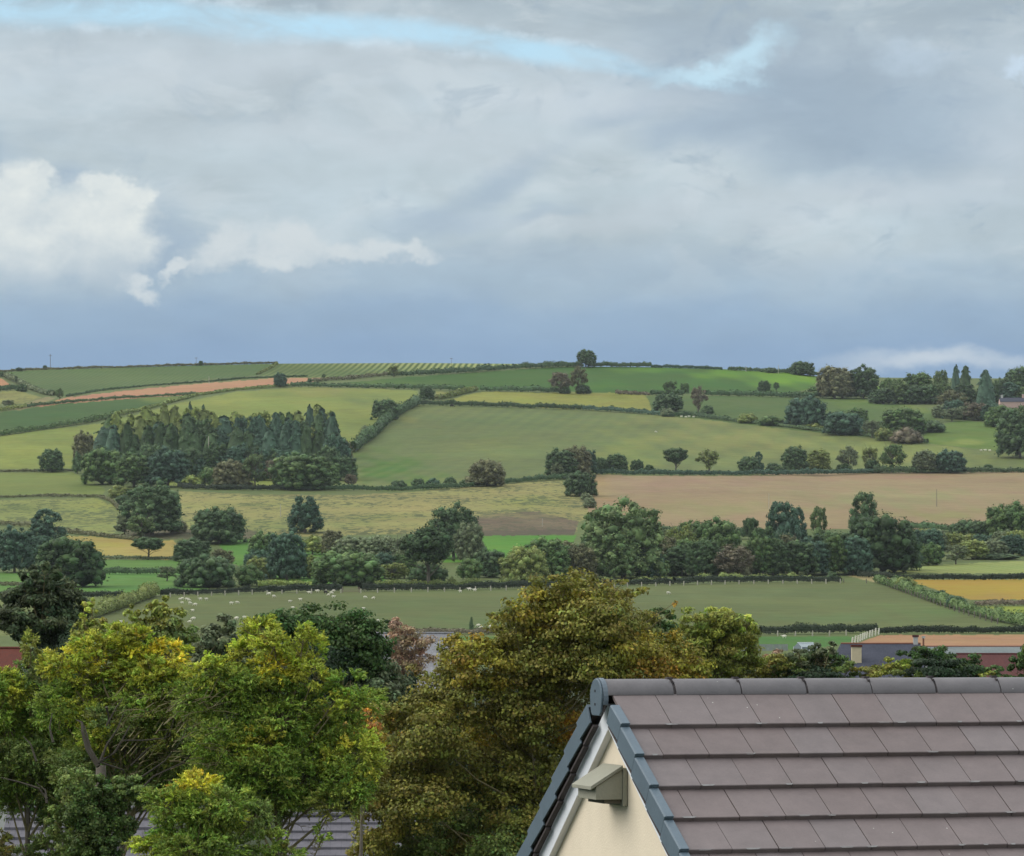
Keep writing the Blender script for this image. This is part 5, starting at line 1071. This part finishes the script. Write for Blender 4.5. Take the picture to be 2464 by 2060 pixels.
# feathery yellow-green trees at the left
YT = dict(leafpx=3.0, dens=2.1, asp=2.5, feather=True, depth=1.2, twigs=6)
near_tree('locust_tree', 'feathery green tree at the left edge, below the red roof', 84, 40,
    [(80, 1560, 24, 40, 'ol', .8), (20, 1655, 60, 40, 'yg'), (90, 1630, 50, 50, 'dg'), (40, 1700, 80, 50, 'g'), (130, 1680, 50, 50, 'dg'), (10, 1760, 70, 50, 'g'), (90, 1760, 80, 54, 'g'), (30, 1830, 80, 50, 'dg'), (120, 1830, 80, 50, 'dg'), (60, 1900, 100, 54, 'dg', .8), (140, 1900, 60, 50, 'dg', .8), (60, 2055, 80, 20, 'dg', .6), (130, 2040, 50, 40, 'dg', .6), (0, 2040, 40, 40, 'gb', .9), (150, 1960, 50, 50, 'dg'), (190, 2030, 50, 50, 'ol'), (10, 1900, 50, 50, 'g'), (120, 1760, 60, 60, 'g'), (60, 1860, 80, 50, 'g'), (150, 1850, 60, 50, 'g', .8), (0, 1690, 40, 60, 'g')], **YT)
near_tree('locust_tree', 'feathery tree with the brightest yellow top, left of centre of the near trees', 82, 255,
    [(170, 1590, 44, 26, 'y'), (230, 1560, 54, 34, 'yg'), (290, 1530, 50, 30, 'yg'), (330, 1540, 44, 30, 'y'), (250, 1600, 60, 36, 'y'), (310, 1590, 56, 36, 'y'), (400, 1570, 50, 32, 'y'), (430, 1600, 30, 30, 'y', .8), (370, 1620, 50, 34, 'yg'), (210, 1640, 50, 36, 'yg'), (270, 1660, 70, 40, 'g'), (350, 1680, 70, 40, 'ol', .7), (430, 1670, 60, 36, 'ol', .6), (200, 1710, 60, 44, 'yg', .8), (280, 1730, 60, 40, 'dg', .6), (230, 1760, 44, 36, 'yg', .8), (380, 1740, 80, 44, 'ol', .5), (330, 1800, 90, 44, 'ol', .4), (430, 1800, 60, 44, 'ol', .4), (190, 1840, 60, 44, 'dg', .7), (300, 1850, 70, 40, 'dg', .4), (400, 1870, 80, 44, 'dg', .5), (260, 1830, 20, 16, 'y', .8), (330, 1620, 60, 40, 'yg'), (400, 1640, 60, 40, 'yg', .8), (460, 1720, 60, 50, 'g', .8), (340, 1740, 80, 40, 'g', .5), (260, 1790, 60, 40, 'g', .6), (410, 1850, 80, 50, 'g', .6), (200, 1780, 50, 40, 'g'), (360, 1690, 70, 50, 'g', .9), (440, 1740, 70, 50, 'g', .8), (480, 1800, 60, 60, 'dg', .9), (130, 1700, 50, 50, 'g', .9), (140, 1600, 40, 40, 'yg', .7), (330, 1900, 60, 40, 'dg', .6)], **YT)
near_tree('locust_tree', 'tall feathery green tree with yellow tips in front of the dark round tree', 80, 640,
    [(620, 1520, 50, 34, 'yg'), (660, 1550, 44, 34, 'yg'), (600, 1570, 60, 40, 'yg'), (730, 1530, 30, 34, 'yg', .8), (750, 1570, 30, 50, 'yg', .6), (760, 1620, 30, 34, 'yg', .6), (660, 1610, 56, 36, 'y', .6), (500, 1610, 50, 36, 'yg'), (560, 1640, 80, 44, 'g'), (640, 1660, 80, 50, 'g'), (480, 1680, 60, 44, 'g'), (570, 1710, 80, 50, 'g'), (660, 1730, 90, 50, 'g'), (740, 1700, 50, 44, 'g', .7), (840, 1640, 50, 30, 'g', .8), (880, 1680, 40, 36, 'g', .7), (820, 1690, 40, 30, 'yg', .7), (850, 1700, 50, 30, 'yg', .5), (770, 1750, 60, 40, 'yg'), (720, 1790, 80, 50, 'g'), (620, 1790, 70, 46, 'yg', .8), (800, 1810, 50, 50, 'yg'), (640, 1850, 80, 46, 'g', .8), (740, 1870, 90, 50, 'g'), (840, 1880, 50, 60, 'g', .9), (540, 1860, 50, 40, 'g', .6), (700, 1930, 80, 36, 'ol', .6), (810, 1930, 60, 30, 'ol', .5), (620, 1910, 60, 40, 'dg', .6), (780, 2010, 20, 30, 'g', .4), (700, 1610, 40, 50, 'yg', .8), (600, 1900, 60, 50, 'g'), (660, 1900, 60, 50, 'g'), (870, 1820, 50, 60, 'yg'), (820, 1760, 60, 50, 'g'), (520, 1780, 60, 60, 'g', .8), (590, 1960, 50, 50, 'g', .9), (660, 1960, 30, 40, 'dg', .8)], **YT)
near_tree('locust_tree', 'low feathery tree with a bright yellow tip at the bottom of the picture', 72, 480,
    [(470, 1885, 50, 34, 'y'), (510, 1895, 30, 20, 'y'), (440, 1930, 50, 36, 'yg'), (500, 1950, 70, 44, 'g'), (420, 1990, 60, 40, 'g'), (360, 2030, 50, 30, 'yg'), (440, 2040, 70, 36, 'g'), (540, 1980, 50, 40, 'yg', .9), (620, 1960, 30, 40, 'dg', .6), (560, 2040, 60, 36, 'dg', .8), (640, 2030, 50, 36, 'g', .7), (690, 2050, 40, 24, 'g', .6), (400, 1930, 50, 40, 'g', .8), (560, 1930, 50, 40, 'g'), (480, 2040, 90, 40, 'g'), (380, 2050, 60, 30, 'yg')], **YT)
near_tree('ivy_clad_tree', 'tree trunk smothered in dark ivy at the lower left', 76, 230,
    [(250, 1905, 34, 34, 'iv'), (300, 1925, 40, 36, 'iv'), (240, 1960, 56, 50, 'iv'), (280, 1990, 44, 40, 'iv'), (220, 2020, 50, 50, 'iv'), (260, 2050, 50, 40, 'iv'), (150, 1920, 20, 40, 'iv'), (140, 1980, 26, 36, 'dg', .8), (180, 2040, 40, 36, 'dg'), (200, 1960, 50, 60, 'iv'), (310, 1890, 40, 30, 'dg'), (190, 1900, 50, 50, 'dg')], 5.0, 4.6, 1.0, depth=.5)
# bare limbs of the yellow-topped tree
def limb_set():
    D = 79; s = D / F; root = thing('bare_limbed_tree', 'dark forking bare boughs showing through the left trees', 'tree', Vector(((245 - CX) * s, D, ground_z(D))))
    b = root.location; P = lambda x, y, d=0: Vector(((x - CX) * s, D + d, (HY - y) * s)) - b
    m = MB(); m.tube([(0, 0, -.3), P(242, 1960), P(243, 1842)], [.2, .14, .1], 8); m.build('trunk', MBARK, root, True)
    m = MB()
    for pts, r0 in (([(243, 1842), (215, 1800), (203, 1760), (200, 1738), (185, 1732)], .055), ([(243, 1835), (222, 1800), (212, 1765), (205, 1745)], .04), ([(247, 1830), (280, 1810), (300, 1775), (315, 1745)], .035),
                    ([(245, 1835), (262, 1790), (285, 1755), (300, 1716)], .03), ([(247, 1832), (300, 1850), (318, 1880), (333, 1910)], .022), ([(250, 1910), (300, 1900), (345, 1895), (370, 1868), (440, 1835), (475, 1800)], .035), ([(345, 1868), (400, 1830), (440, 1780), (455, 1740)], .02),
                    ([(262, 1700), (266, 1720), (268, 1745)], .03), ([(262, 1745), (285, 1700), (300, 1680)], .022), ([(120, 1920), (100, 1895), (50, 1880), (5, 1870)], .03), ([(120, 1930), (115, 1900), (90, 1880)], .03), ([(300, 1780), (350, 1780), (400, 1775), (420, 1730)], .018), ([(320, 1840), (360, 1800), (410, 1770), (430, 1700)], .016),
                    ([(135, 1785), (125, 1750), (130, 1715)], .03), ([(95, 1830), (80, 1790), (60, 1770)], .025)):
        m.tube([P(x, y, .1 * i - .5) for i, (x, y) in enumerate(pts)], [r0 * (1 - .7 * i / (len(pts) - 1)) for i in range(len(pts))], 6)
    m.build('boughs', mat_simple('dark_bough', (.05, .042, .03), .9, .3, 8), root)
    m = MB(); rr_ = random.Random(9)
    for i in range(110):
        x, y = rr_.uniform(270, 520), rr_.uniform(1670, 1900); a = rr_.uniform(-.2, 1.1); L = rr_.uniform(25, 70)
        m.tube([P(x, y, rr_.uniform(-.8, .3)), P(x + cos(a) * L * .5, y - sin(a) * L * .5 - 3, -.2), P(x + cos(a) * L, y - sin(a) * L, -.3)], [.009, .007, .003], 4)
    m.build('twigs', MTWIG, root)
limb_set()
# ---------------------------------------------------------------- the near house
PN, PFAR = radians(33), radians(35)        # near and far roof pitch
TP, CP, SP = math.tan(PN), cos(PN), sin(PN)
HD = 24.9; AW = radians(16.8); GZ = ground_z(HD)
AP = Vector(((1481 - CX) / F * HD, HD, -.445))      # roof planes meet here, at the face of the gable wall
house = thing('tiled_house', 'cream rendered gabled house with grey-brown flat roof tiles in the near foreground', 'house', (AP.x, AP.y, GZ), AW)
RH = AP.z - GZ
def rp(side, x, s, h):
    "roof point: x along the ridge, s down the slope, h off the slope; side -1 near slope, +1 far slope; local to the house"
    c, n = (CP, SP) if side < 0 else (cos(PFAR), sin(PFAR)); return (x, side * (s * c + h * n), RH - s * n + h * c)
def tile_mat(name='concrete_tile', ca=(.143, .107, .101), cb=(.133, .107, .104)):
    m, T, bs = mat_base(name)
    pos = T.n('ShaderNodeTexCoord').outputs['Object']; r = T.n('ShaderNodeNewGeometry').outputs['Random Per Island']
    n1 = T.noise(pos, 1.1, 6, .7, .8); n2 = T.noise(pos, 60, 3, .7); n3 = T.noise(pos, 9, 5, .65)
    f = T.m('ADD', T.mr(r, 0, 1, .93, 1.07), T.m('ADD', T.mr(n1, .3, .7, -.13, .13), T.m('ADD', T.mr(n2, .3, .7, -.06, .06), T.mr(n3, .3, .7, -.09, .09))))
    g = T.n('ShaderNodeVectorMath', operation='SCALE'); T.L.new(T.mix(T.mr(r, 0, 1), ca, cb), g.inputs[0]); T.L.new(f, g.inputs['Scale'])
    # sparse pale lichen specks
    vo = T.n('ShaderNodeTexVoronoi'); vo.inputs['Scale'].default_value = 11; T.L.new(pos, vo.inputs['Vector'])
    sp = T.m('MULTIPLY', T.mr(vo.outputs['Distance'], .055, .035, 0, 1), T.mr(T.noise(pos, 2.2, 2),   .52, .60, 0, 1))
    T.L.new(T.mix(sp, g.outputs[0], (.5, .48, .44)), bs.inputs['Base Color'])
    bs.inputs['Roughness'].default_value = .62; bs.inputs['Specular IOR Level'].default_value = .4
    b = T.n('ShaderNodeBump'); b.inputs['Strength'].default_value = .25; b.inputs['Distance'].default_value = .003; T.L.new(n2, b.inputs['Height']); T.L.new(b.outputs[0], bs.inputs['Normal'])
    return m
MT = tile_mat()
MRT = tile_mat('ridge_concrete', (.118, .104, .106), (.106, .098, .102))
MVG = mat_simple('verge_slate_plastic', (.085, .115, .14), .5, .10, 4, .15, 60, .4)
MUN = mat_simple('undercloak_dark', (.055, .045, .045), .8, .2, 6)
MWB = mat_simple('white_bargeboard', (.70, .71, .74), .45, .04, 3)
MCR = mat_simple('cream_render', (.70, .60, .46), .92, .05, 1.2, .35, 70)
MFELT = mat_simple('roof_felt', (.02, .018, .018), .9, .1)
LEN = 9.5; S0, GAU, NC = .505, .331, 12
rt = random.Random(4)
for side in (-1, 1):
    m = MB()
    for c in range(NC):
        s1 = S0 + c * GAU; s0 = s1 - GAU - .05 if c else .02; hu = .004; hl = .040
        x = -.055 - (.15 if c % 2 else 0) - .02
        j = rt.uniform(-.004, .004)
        while x < LEN:
            x0 = max(x + rt.uniform(.0012, .0035), -.058); x1 = x + .300 - rt.uniform(.0012, .0035)
            if x1 - x0 > .05:
                dh = rt.uniform(-.0015, .0015); ds = rt.uniform(-.002, .002)
                e = .004
                prof = [(s0, hu), (s1 + ds - e, hl + dh), (s1 + ds, hl - e + dh), (s1 + ds, .004), (s0, -.012)]
                m.prism(prof, x0, x1, lambda p, t: rp(side, t, p[0], p[1]))
            x += .300
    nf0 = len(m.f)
    if side < 0:      # leading-edge highlights painted as pale patches, in the same mesh
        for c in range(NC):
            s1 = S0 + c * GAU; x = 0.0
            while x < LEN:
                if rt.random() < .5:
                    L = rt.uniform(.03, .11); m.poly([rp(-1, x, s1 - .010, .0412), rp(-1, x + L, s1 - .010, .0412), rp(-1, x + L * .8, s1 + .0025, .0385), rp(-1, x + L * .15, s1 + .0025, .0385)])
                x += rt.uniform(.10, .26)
    o = m.build('roof_tiles', MT, house); o.data.materials.append(mat_simple('edge_highlight', (.23, .215, .21), .8, .2, 20))
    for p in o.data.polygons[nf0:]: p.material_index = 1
    m = MB(); m.prism([(0, -.014), (S0 + (NC - 1) * GAU - .02, -.014), (S0 + (NC - 1) * GAU - .02, -.06), (0, -.06)], -.03, LEN, lambda p, t: rp(side, t, p[0], p[1])); m.build('underlay', MFELT, house)
    # dry verge units
    for c in range(NC):
        s1 = S0 + c * GAU; s0 = s1 - GAU + (.012 if c else .10); m = MB()
        hl, hu = .060, .034
        for (sa, sb, ha, hb) in ((s0, s1 + .012, hu, hl),):
            out = [(-.118, -.136), (-.118, -.006), (-.108, .0), (-.056, .0), (-.056, -.022), (-.104, -.022), (-.104, -.136)]
            def V_(p, t):
                q = (t - sa) / (sb - sa); h = ha + (hb - ha) * q + (p[1] if p[1] > -.05 else p[1] - .004 + (0 if q < .5 else .006)); return rp(side, p[0], t, h)
            m.prism(out, sa, sb, V_)
            m.prism([(-.104, -.136), (-.104, -.022), (-.058, -.022), (-.058, -.03), (-.098, -.03), (-.098, -.136)], sb - .010, sb - .002, V_)
        m.build('verge_unit', MVG, house, bevel=.003)
        m = MB(); m.prism([(-.102, -.138), (-.102, -.122), (-.066, -.122), (-.066, -.138)], s0, s1 + .008, lambda p, t: rp(side, p[0], t, p[1] + .018 * (t - s0) / GAU)); m.build('undercloak', MUN, house)
    # barge board and its lower edge
    m = MB(); m.prism([(-.05, -.100), (-.05, -.232), (-.003, -.232), (-.003, -.100)], .0, S0 + NC * GAU - .2, lambda p, t: rp(side, p[0], t + (-p[1] * TP if t < .5 else 0), p[1])); m.build('bargeboard', MWB, house)
# ridge tiles: half-round, butted with mortar gap
def ridge_tile(x0, x1, R=.128, seed=0):
    m = MB(); n = 12; a0, a1 = radians(8), radians(172)
    ox = lambda t: (0, 0)
    prof = [(R * cos(a0 + (a1 - a0) * i / n), R * .93 * sin(a0 + (a1 - a0) * i / n)) for i in range(n + 1)]
    prof += [(R * .86 * cos(a1 + (a0 - a1) * i / n), R * .80 * sin(a1 + (a0 - a1) * i / n)) for i in range(n + 1)]
    m.prism(prof, x0, x1, lambda p, t: (t, p[0], RH - .082 + p[1])); return m
x = -.090; k = 0
while x < LEN:
    m = ridge_tile(x + .004, x + .446 + rt.uniform(-.003, .003)); o = m.build('ridge_tile', MRT, house, smooth=False, bevel=.004)
    for i, p in enumerate(o.data.polygons): p.use_smooth = len(p.vertices) == 4
    o.rotation_euler = (0, rt.uniform(-.0006, .0006), 0)
    m = MB(); n = 10                      # dark union strip in the joint with a little clip on top
    prof = [(.118 * cos(radians(180 * i / n)), .110 * sin(radians(180 * i / n))) for i in range(n + 1)]
    m.prism(prof, x + .440, x + .458, lambda p, t: (t, p[0], RH - .084 + p[1]))
    m.box(x + .432, x + .470, -.022, .022, RH + .030, RH + .047); m.box(x + .438, x + .452, -.075, -.045, RH + .012, RH + .028)
    m.build('ridge_union', MUN, house)
    x += .450; k += 1
# rounded ridge end plate with two screws
m = MB(); R = .119; prof = [(R * cos(a), .0 + R * sin(a)) for a in np.linspace(radians(-14), radians(194), 18)] + [(-.100, -.095), (-.075, -.118), (.075, -.118), (.100, -.095)]
m.prism(prof, -.134, -.120, lambda p, t: (t, p[0], RH - .078 + p[1])); m.build('ridge_end_cap', MVG, house, bevel=.006)
m = MB(); prof = [(.125 * cos(a), .125 * sin(a)) for a in np.linspace(radians(-20), radians(200), 18)] ; prof += [(.110 * cos(a), -.01 + .110 * sin(a)) for a in np.linspace(radians(200), radians(-20), 18)]
m.prism(prof, -.1195, -.088, lambda p, t: (t, p[0], RH - .080 + p[1]))
mc, T, bs = mat_base('cap_collar'); pos = T.n('ShaderNodeTexCoord').outputs['Object']; T.L.new(T.mix(T.mr(T.noise(pos, 26, 4, .7), .60, .66, 0, 1), (.10, .125, .15), (.55, .56, .55)), bs.inputs['Base Color']); bs.inputs['Roughness'].default_value = .6
m.build('cap_collar', mc, house)
for zz in (.040, -.045):
    m = MB(); m.tube([(-.137, .008, RH - .078 + zz), (-.133, .008, RH - .078 + zz)], [.009, .009], 10); m.build('screw', MFELT, house)
# walls: gable plus the block down to the ground
eS = S0 + (NC - 1) * GAU - .30; ey = eS * CP; ez = RH - eS * SP - .10
m = MB()
gx = 0.0; ef = eS * cos(PFAR); zf = RH - eS * sin(PFAR) - .10
prof = [(0, RH - .12), (ef, zf), (ef, 0), (-ey, 0), (-ey, ez)]
m.prism(prof, 0.0, LEN - .1, lambda p, t: (t, p[0], p[1])); m.build('wall', MCR, house)
# nesting box on the gable
MNB = mat_simple('grey_green_woodcrete', (.255, .245, .190), .75, .06, 5, .3, 50)
def solve_v(px, x, zpx):
    "v and z of the house plane x seen at pixel (px, zpx)"
    best = None
    for i in range(-400, 401):
        v = i / 200.0; X = AP.x + x * cos(AW) - v * sin(AW); Y = AP.y + x * sin(AW) + v * cos(AW); p = CX + F * X / Y
        if best is None or abs(p - px) < best[0]: best = (abs(p - px), v, Y)
    return best[1], RH + ((HY - zpx) / F * best[2] - AP.z)
vb, zb = solve_v(1510, -.004, 1940); zt = solve_v(1504, -.004, 1848)[1]      # near lower corner of the back plate
W_ = .385; zz = lambda px: 0
box = thing('nesting_box', 'grey-green nesting box with a sloping lid fixed to the gable wall', 'nesting box', house.matrix_basis @ Vector((0, vb + W_ / 2, zb)), AW)
ht = zt - zb; H0 = .042
m = MB(); m.box(-.034, -.004, -W_ / 2, W_ / 2, 0, ht); m.build('back_plate', MNB, box, bevel=.002)
m = MB(); w2 = W_ / 2 - .008
prof = [(-.036, .042), (-.036, ht - .008), (-.212, ht - .115), (-.212, .042)]
m.prism(prof, -w2, w2, lambda p, t: (p[0], t, p[1])); m.build('box_body', MNB, box, bevel=.002)
m = MB(); m.prism([(-.036, ht + .020), (-.250, ht - .111), (-.250, ht - .134), (-.036, ht - .003)], -W_ / 2 - .004, W_ / 2 + .004, lambda p, t: (p[0], t, p[1])); m.build('lid', MNB, box, bevel=.002)
m = MB(); m.box(-.150, -.036, -w2 + .02, w2 - .02, .016, .040); m.build('entrance_block', mat_simple('dark_woodcrete', (.09, .08, .06), .8, .05), box)

# ---------------------------------------------------------------- other roofs of the village
def roof_mat(name, c1, c2, course, sc=2.0, dark=.35, speck=0.0):
    m, T, bs = mat_base(name); pos = T.n('ShaderNodeTexCoord').outputs['Object']; sp = T.n('ShaderNodeSeparateXYZ'); T.L.new(pos, sp.inputs[0])
    n = T.noise(pos, sc, 5, .65); n2 = T.noise(pos, sc * 6, 4, .65); c = T.mix(T.mr(T.m('MULTIPLY_ADD', n2, .5, T.m('MULTIPLY', n, .5)), .38, .62), c1, c2)
    if course:
        fz = T.m('FRACT', T.m('DIVIDE', sp.outputs[2], course)); row = T.m('FLOOR', T.m('DIVIDE', sp.outputs[2], course))
        fx = T.m('FRACT', T.m('ADD', T.m('DIVIDE', sp.outputs[0], .3), T.m('MULTIPLY', row, .5)))
        c = T.mix(T.m('MULTIPLY', T.m('LESS_THAN', fx, .04), .5), c, tuple(x * dark for x in c1))
    T.L.new(c, bs.inputs['Base Color']); bs.inputs['Roughness'].default_value = .85; bs.inputs['Specular IOR Level'].default_value = .12; return m
def building(name, label, D, x0, x1, ridge_y, eave_y, mat, wallmat, rot=0.0, depth=7, hipl=0.0, steps=0, courses=0, cat='building', ridge_mat=None, chims=(), wall_z=None, rise=None):
    "gabled building whose ridge is seen from x0 to x1 at row ridge_y"
    s = D / F; zr = (HY - ridge_y) * s; rs_ = rise or depth / 2 * .6; gz = ground_z(D) if wall_z is None else wall_z
    cx = (x0 + x1) / 2; Lh = (x1 - x0) * s / 2; root = thing(name, label, cat, ((cx - CX) * s, D, gz), rot)
    h = zr - gz; hw = depth / 2; ze = h - rs_
    m = MB(); m.prism([(0, h - .25), (hw - .25, ze - .1), (hw - .25, 0), (-hw + .25, 0), (-hw + .25, ze - .1)], -Lh + .2 + hipl, Lh - .2, lambda p, t: (t, p[0], p[1])); m.build('wall', wallmat, root)
    m = MB(); th = .12; nc = courses
    for side in (-1, 1):
        if nc:
            for c in range(nc):
                a, b = c / nc, (c + 1) / nc; y0, y1 = side * hw * a, side * hw * b; z0, z1 = h - rs_ * a, h - rs_ * b
                P = [(-Lh, y0, z0 - .03), (Lh, y0, z0 - .03), (Lh, y1, z1 + .035), (-Lh, y1, z1 + .035)]; Q = [(x, y, z - .09) for x, y, z in P]
                m.hexa(Q + P)
        else:
            P = [(-Lh + hipl, 0, h), (Lh, 0, h), (Lh, side * hw, ze), (-Lh, side * hw, ze)]; m.hexa([(x, y, z - th) for x, y, z in P] + P)
    if hipl: m.hexa([(-Lh + hipl, 0, h - th), (-Lh + hipl + .01, 0, h - th), (-Lh, hw, ze - th), (-Lh, -hw, ze - th), (-Lh + hipl, 0, h), (-Lh + hipl + .01, 0, h), (-Lh, hw, ze), (-Lh, -hw, ze)])
    m.build('roof', mat, root)
    m = MB(); m.tube([(-Lh + hipl, 0, h + .02), (Lh, 0, h + .02)], [.07, .07], 8); m.build('ridge', ridge_mat or mat, root)
    for (px, top, bot, wpx, mm, capm, pots) in chims:
        X = (px - cx) * s; zt = (HY - top) * s - gz; zb = (HY - bot) * s - gz; w = wpx * s / 2; yy = -hw * .5 if bot > ridge_y + 12 else 0
        m = MB(); m.box(X - w, X + w, yy - w * .8, yy + w * .8, zb - .6, zt); ch = m.build('chimney', mm, root)
        m = MB(); m.box(X - w - .06, X + w + .06, yy - w * .8 - .06, yy + w * .8 + .06, zt + .002, zt + .16); m.build('chimney_cap', capm, ch)
        m = MB()
        for q in range(pots): xx = X + (q - (pots - 1) / 2) * w * .8; m.tube([(xx, yy, zt + .16), (xx, yy, zt + .5)], [.12, .10], 8)
        if pots: m.build('chimney_pot', MTERR, ch)
    return root
MTERR = mat_simple('terracotta', (.20, .085, .055), .8, .15); MCREAM = mat_simple('cream_wall', (.50, .42, .27), .9, .08); MWHITE = mat_simple('white_wall', (.42, .41, .38), .9, .08); MREDR = roof_mat('red_roof', (.115, .035, .025), (.085, .03, .022), .3)
MSL = roof_mat('blue_slate', (.054, .056, .074), (.038, .040, .054), .25, .8); MGT = roof_mat('flat_grey_tile', (.135, .125, .14), (.10, .095, .105), .3, 1.5); MPALE = roof_mat('weathered_grey', (.24, .235, .245), (.15, .145, .15), .3, 1.0)
MASB = roof_mat('corrugated_sheet', (.15, .165, .16), (.11, .125, .125), .4, .5); MMAR = roof_mat('maroon_roof', (.092, .034, .030), (.066, .026, .026), .3, .8)
building('red_roofed_house', 'house with a red tiled roof cut by the left edge behind the trees', 215, -90, 62, 1560, 1600, MREDR, MWHITE, rot=-.06, depth=9)
building('grey_roofed_house', 'grey tiled roof at the bottom left behind the feathery trees', 92, 18, 380, 1948, 2100, MGT, MCREAM, rot=0.02, depth=9, courses=13, ridge_mat=MGT, wall_z=-18.5)
building('grey_roofed_house', 'grey tiled roof at the bottom left of centre beside the golden-brown tree', 108, 660, 1010, 1962, 2100, MGT, MCREAM, rot=0.03, depth=9, courses=13, wall_z=-20)
building('pale_roofed_house', 'pale weathered roof glimpsed behind the brown leafless tree', 255, 905, 1092, 1524, 1570, MPALE, MWHITE, rot=.05, depth=10, rise=4.0)
building('pale_roofed_house', 'second pale roof, lower one behind the brown leafless tree', 225, 985, 1110, 1580, 1640, MPALE, MWHITE, rot=.05, depth=10, rise=4.0)
building('slate_roofed_farmhouse', 'farmhouse with a blue-grey slate hipped roof and cream chimneys', 300, 1992, 2215, 1549, 1610, MSL, MCREAM, rot=.0, depth=11, rise=2.6, hipl=1.0, ridge_mat=MTERR,
    chims=((2053, 1556, 1604, 23, MCREAM, MREDR, 0), (2203, 1533, 1552, 11, MWHITE, MMAR, 0), (2222, 1536, 1552, 4, MTERR, MWHITE, 0)))
building('grey_barn', 'long low barn with a grey sheet roof at the right', 320, 2212, 2462, 1556, 1573, MASB, MWHITE, rot=.0, depth=6, rise=.55, ridge_mat=MTERR)
building('maroon_roofed_barn', 'barn with a dark red roof in front of the long grey barn', 290, 2300, 2475, 1574, 1622, MMAR, MWHITE, rot=.0, depth=9, rise=1.8)
building('pink_farmhouse', 'pink farmhouse with a grey roof and chimneys among trees on the right skyline', 2320, 2404, 2500, 957, 969, MSL, mat_simple('pink_wall', (.46, .31, .27), .9, .05), depth=9, rise=2.6, wall_z=(HY - 982) / F * 2320,
    chims=((2411, 951, 959, 5, MWHITE, MWHITE, 0), (2462, 949, 958, 5, mat_simple('pink_chimney', (.46, .31, .27), .9, .05), MWHITE, 0)))
# small things in the right-hand yards
s = 330 / F
def small(px, py, D): return Vector(((px - CX) * D / F, D, (HY - py) * D / F))
p = small(1938, 1571, 330); root = thing('greenhouse', 'small leaning glass greenhouse before the green strip', 'greenhouse', p, .3)
m = MB(); m.prism([(-.9, 0), (-.9, .5), (0, .85), (.9, .5), (.9, 0)], -.7, .7, lambda q, t: (t, q[0], q[1])); m.build('glazing', mat_simple('glass', (.16, .19, .20), .15, .1, 3), root)
m = MB()
for x in (-.7, 0, .7):
    for y in (-.92, .92): m.box(x - .03, x + .03, y - .02, y + .02, 0, .52)
m.box(-.72, .72, -.03, .03, .84, .90); m.build('frame', MWB, root)
p = small(1818, 1566, 330); root = thing('panel_fence', 'weathered grey panel fence below the green strip', 'fence', p, 0)
for k in range(8):
    m = MB()
    for j in range(8): m.box(-2.2 + k * .62 + j * .075, -2.2 + k * .62 + j * .075 + .068, -.02, .02, 0, .55 + .02 * (j % 2)); 
    m.build('panel', mat_simple('grey_board', (.25, .27, .24), .9, .15) if k == 0 else bpy.data.materials['grey_board'], root)
p = at(1812, 1541); root = thing('animal_trough', 'low white trough at the left end of the green strip', 'trough', p, 0)
m = MB(); m.prism([(-.35, .15), (-.25, .55), (.25, .55), (.35, .15)], -1.1, 1.1, lambda q, t: (t, q[0], q[1])); m.build('tank', MWHITE, root, bevel=.04)
m = MB()
for x in (-.9, .9): m.box(x - .06, x + .06, -.3, .3, 0, .15)
m.build('foot', MPOLE, root)

# ---------------------------------------------------------------- haze
mh = bpy.data.materials.new('haze_air'); mh.use_nodes = True; nt = mh.node_tree; nt.nodes.clear()
oo = nt.nodes.new('ShaderNodeOutputMaterial'); pv = nt.nodes.new('ShaderNodeVolumePrincipled'); pv.inputs['Density'].default_value = HZD
pv.inputs['Color'].default_value = (.88, .94, 1.0, 1); nt.links.new(pv.outputs[0], oo.inputs['Volume'])
m = MB(); m.box(-2600, 2600, -120, 5200, -65, 170); o = m.build('haze', mh); tag(o, kind='stuff')
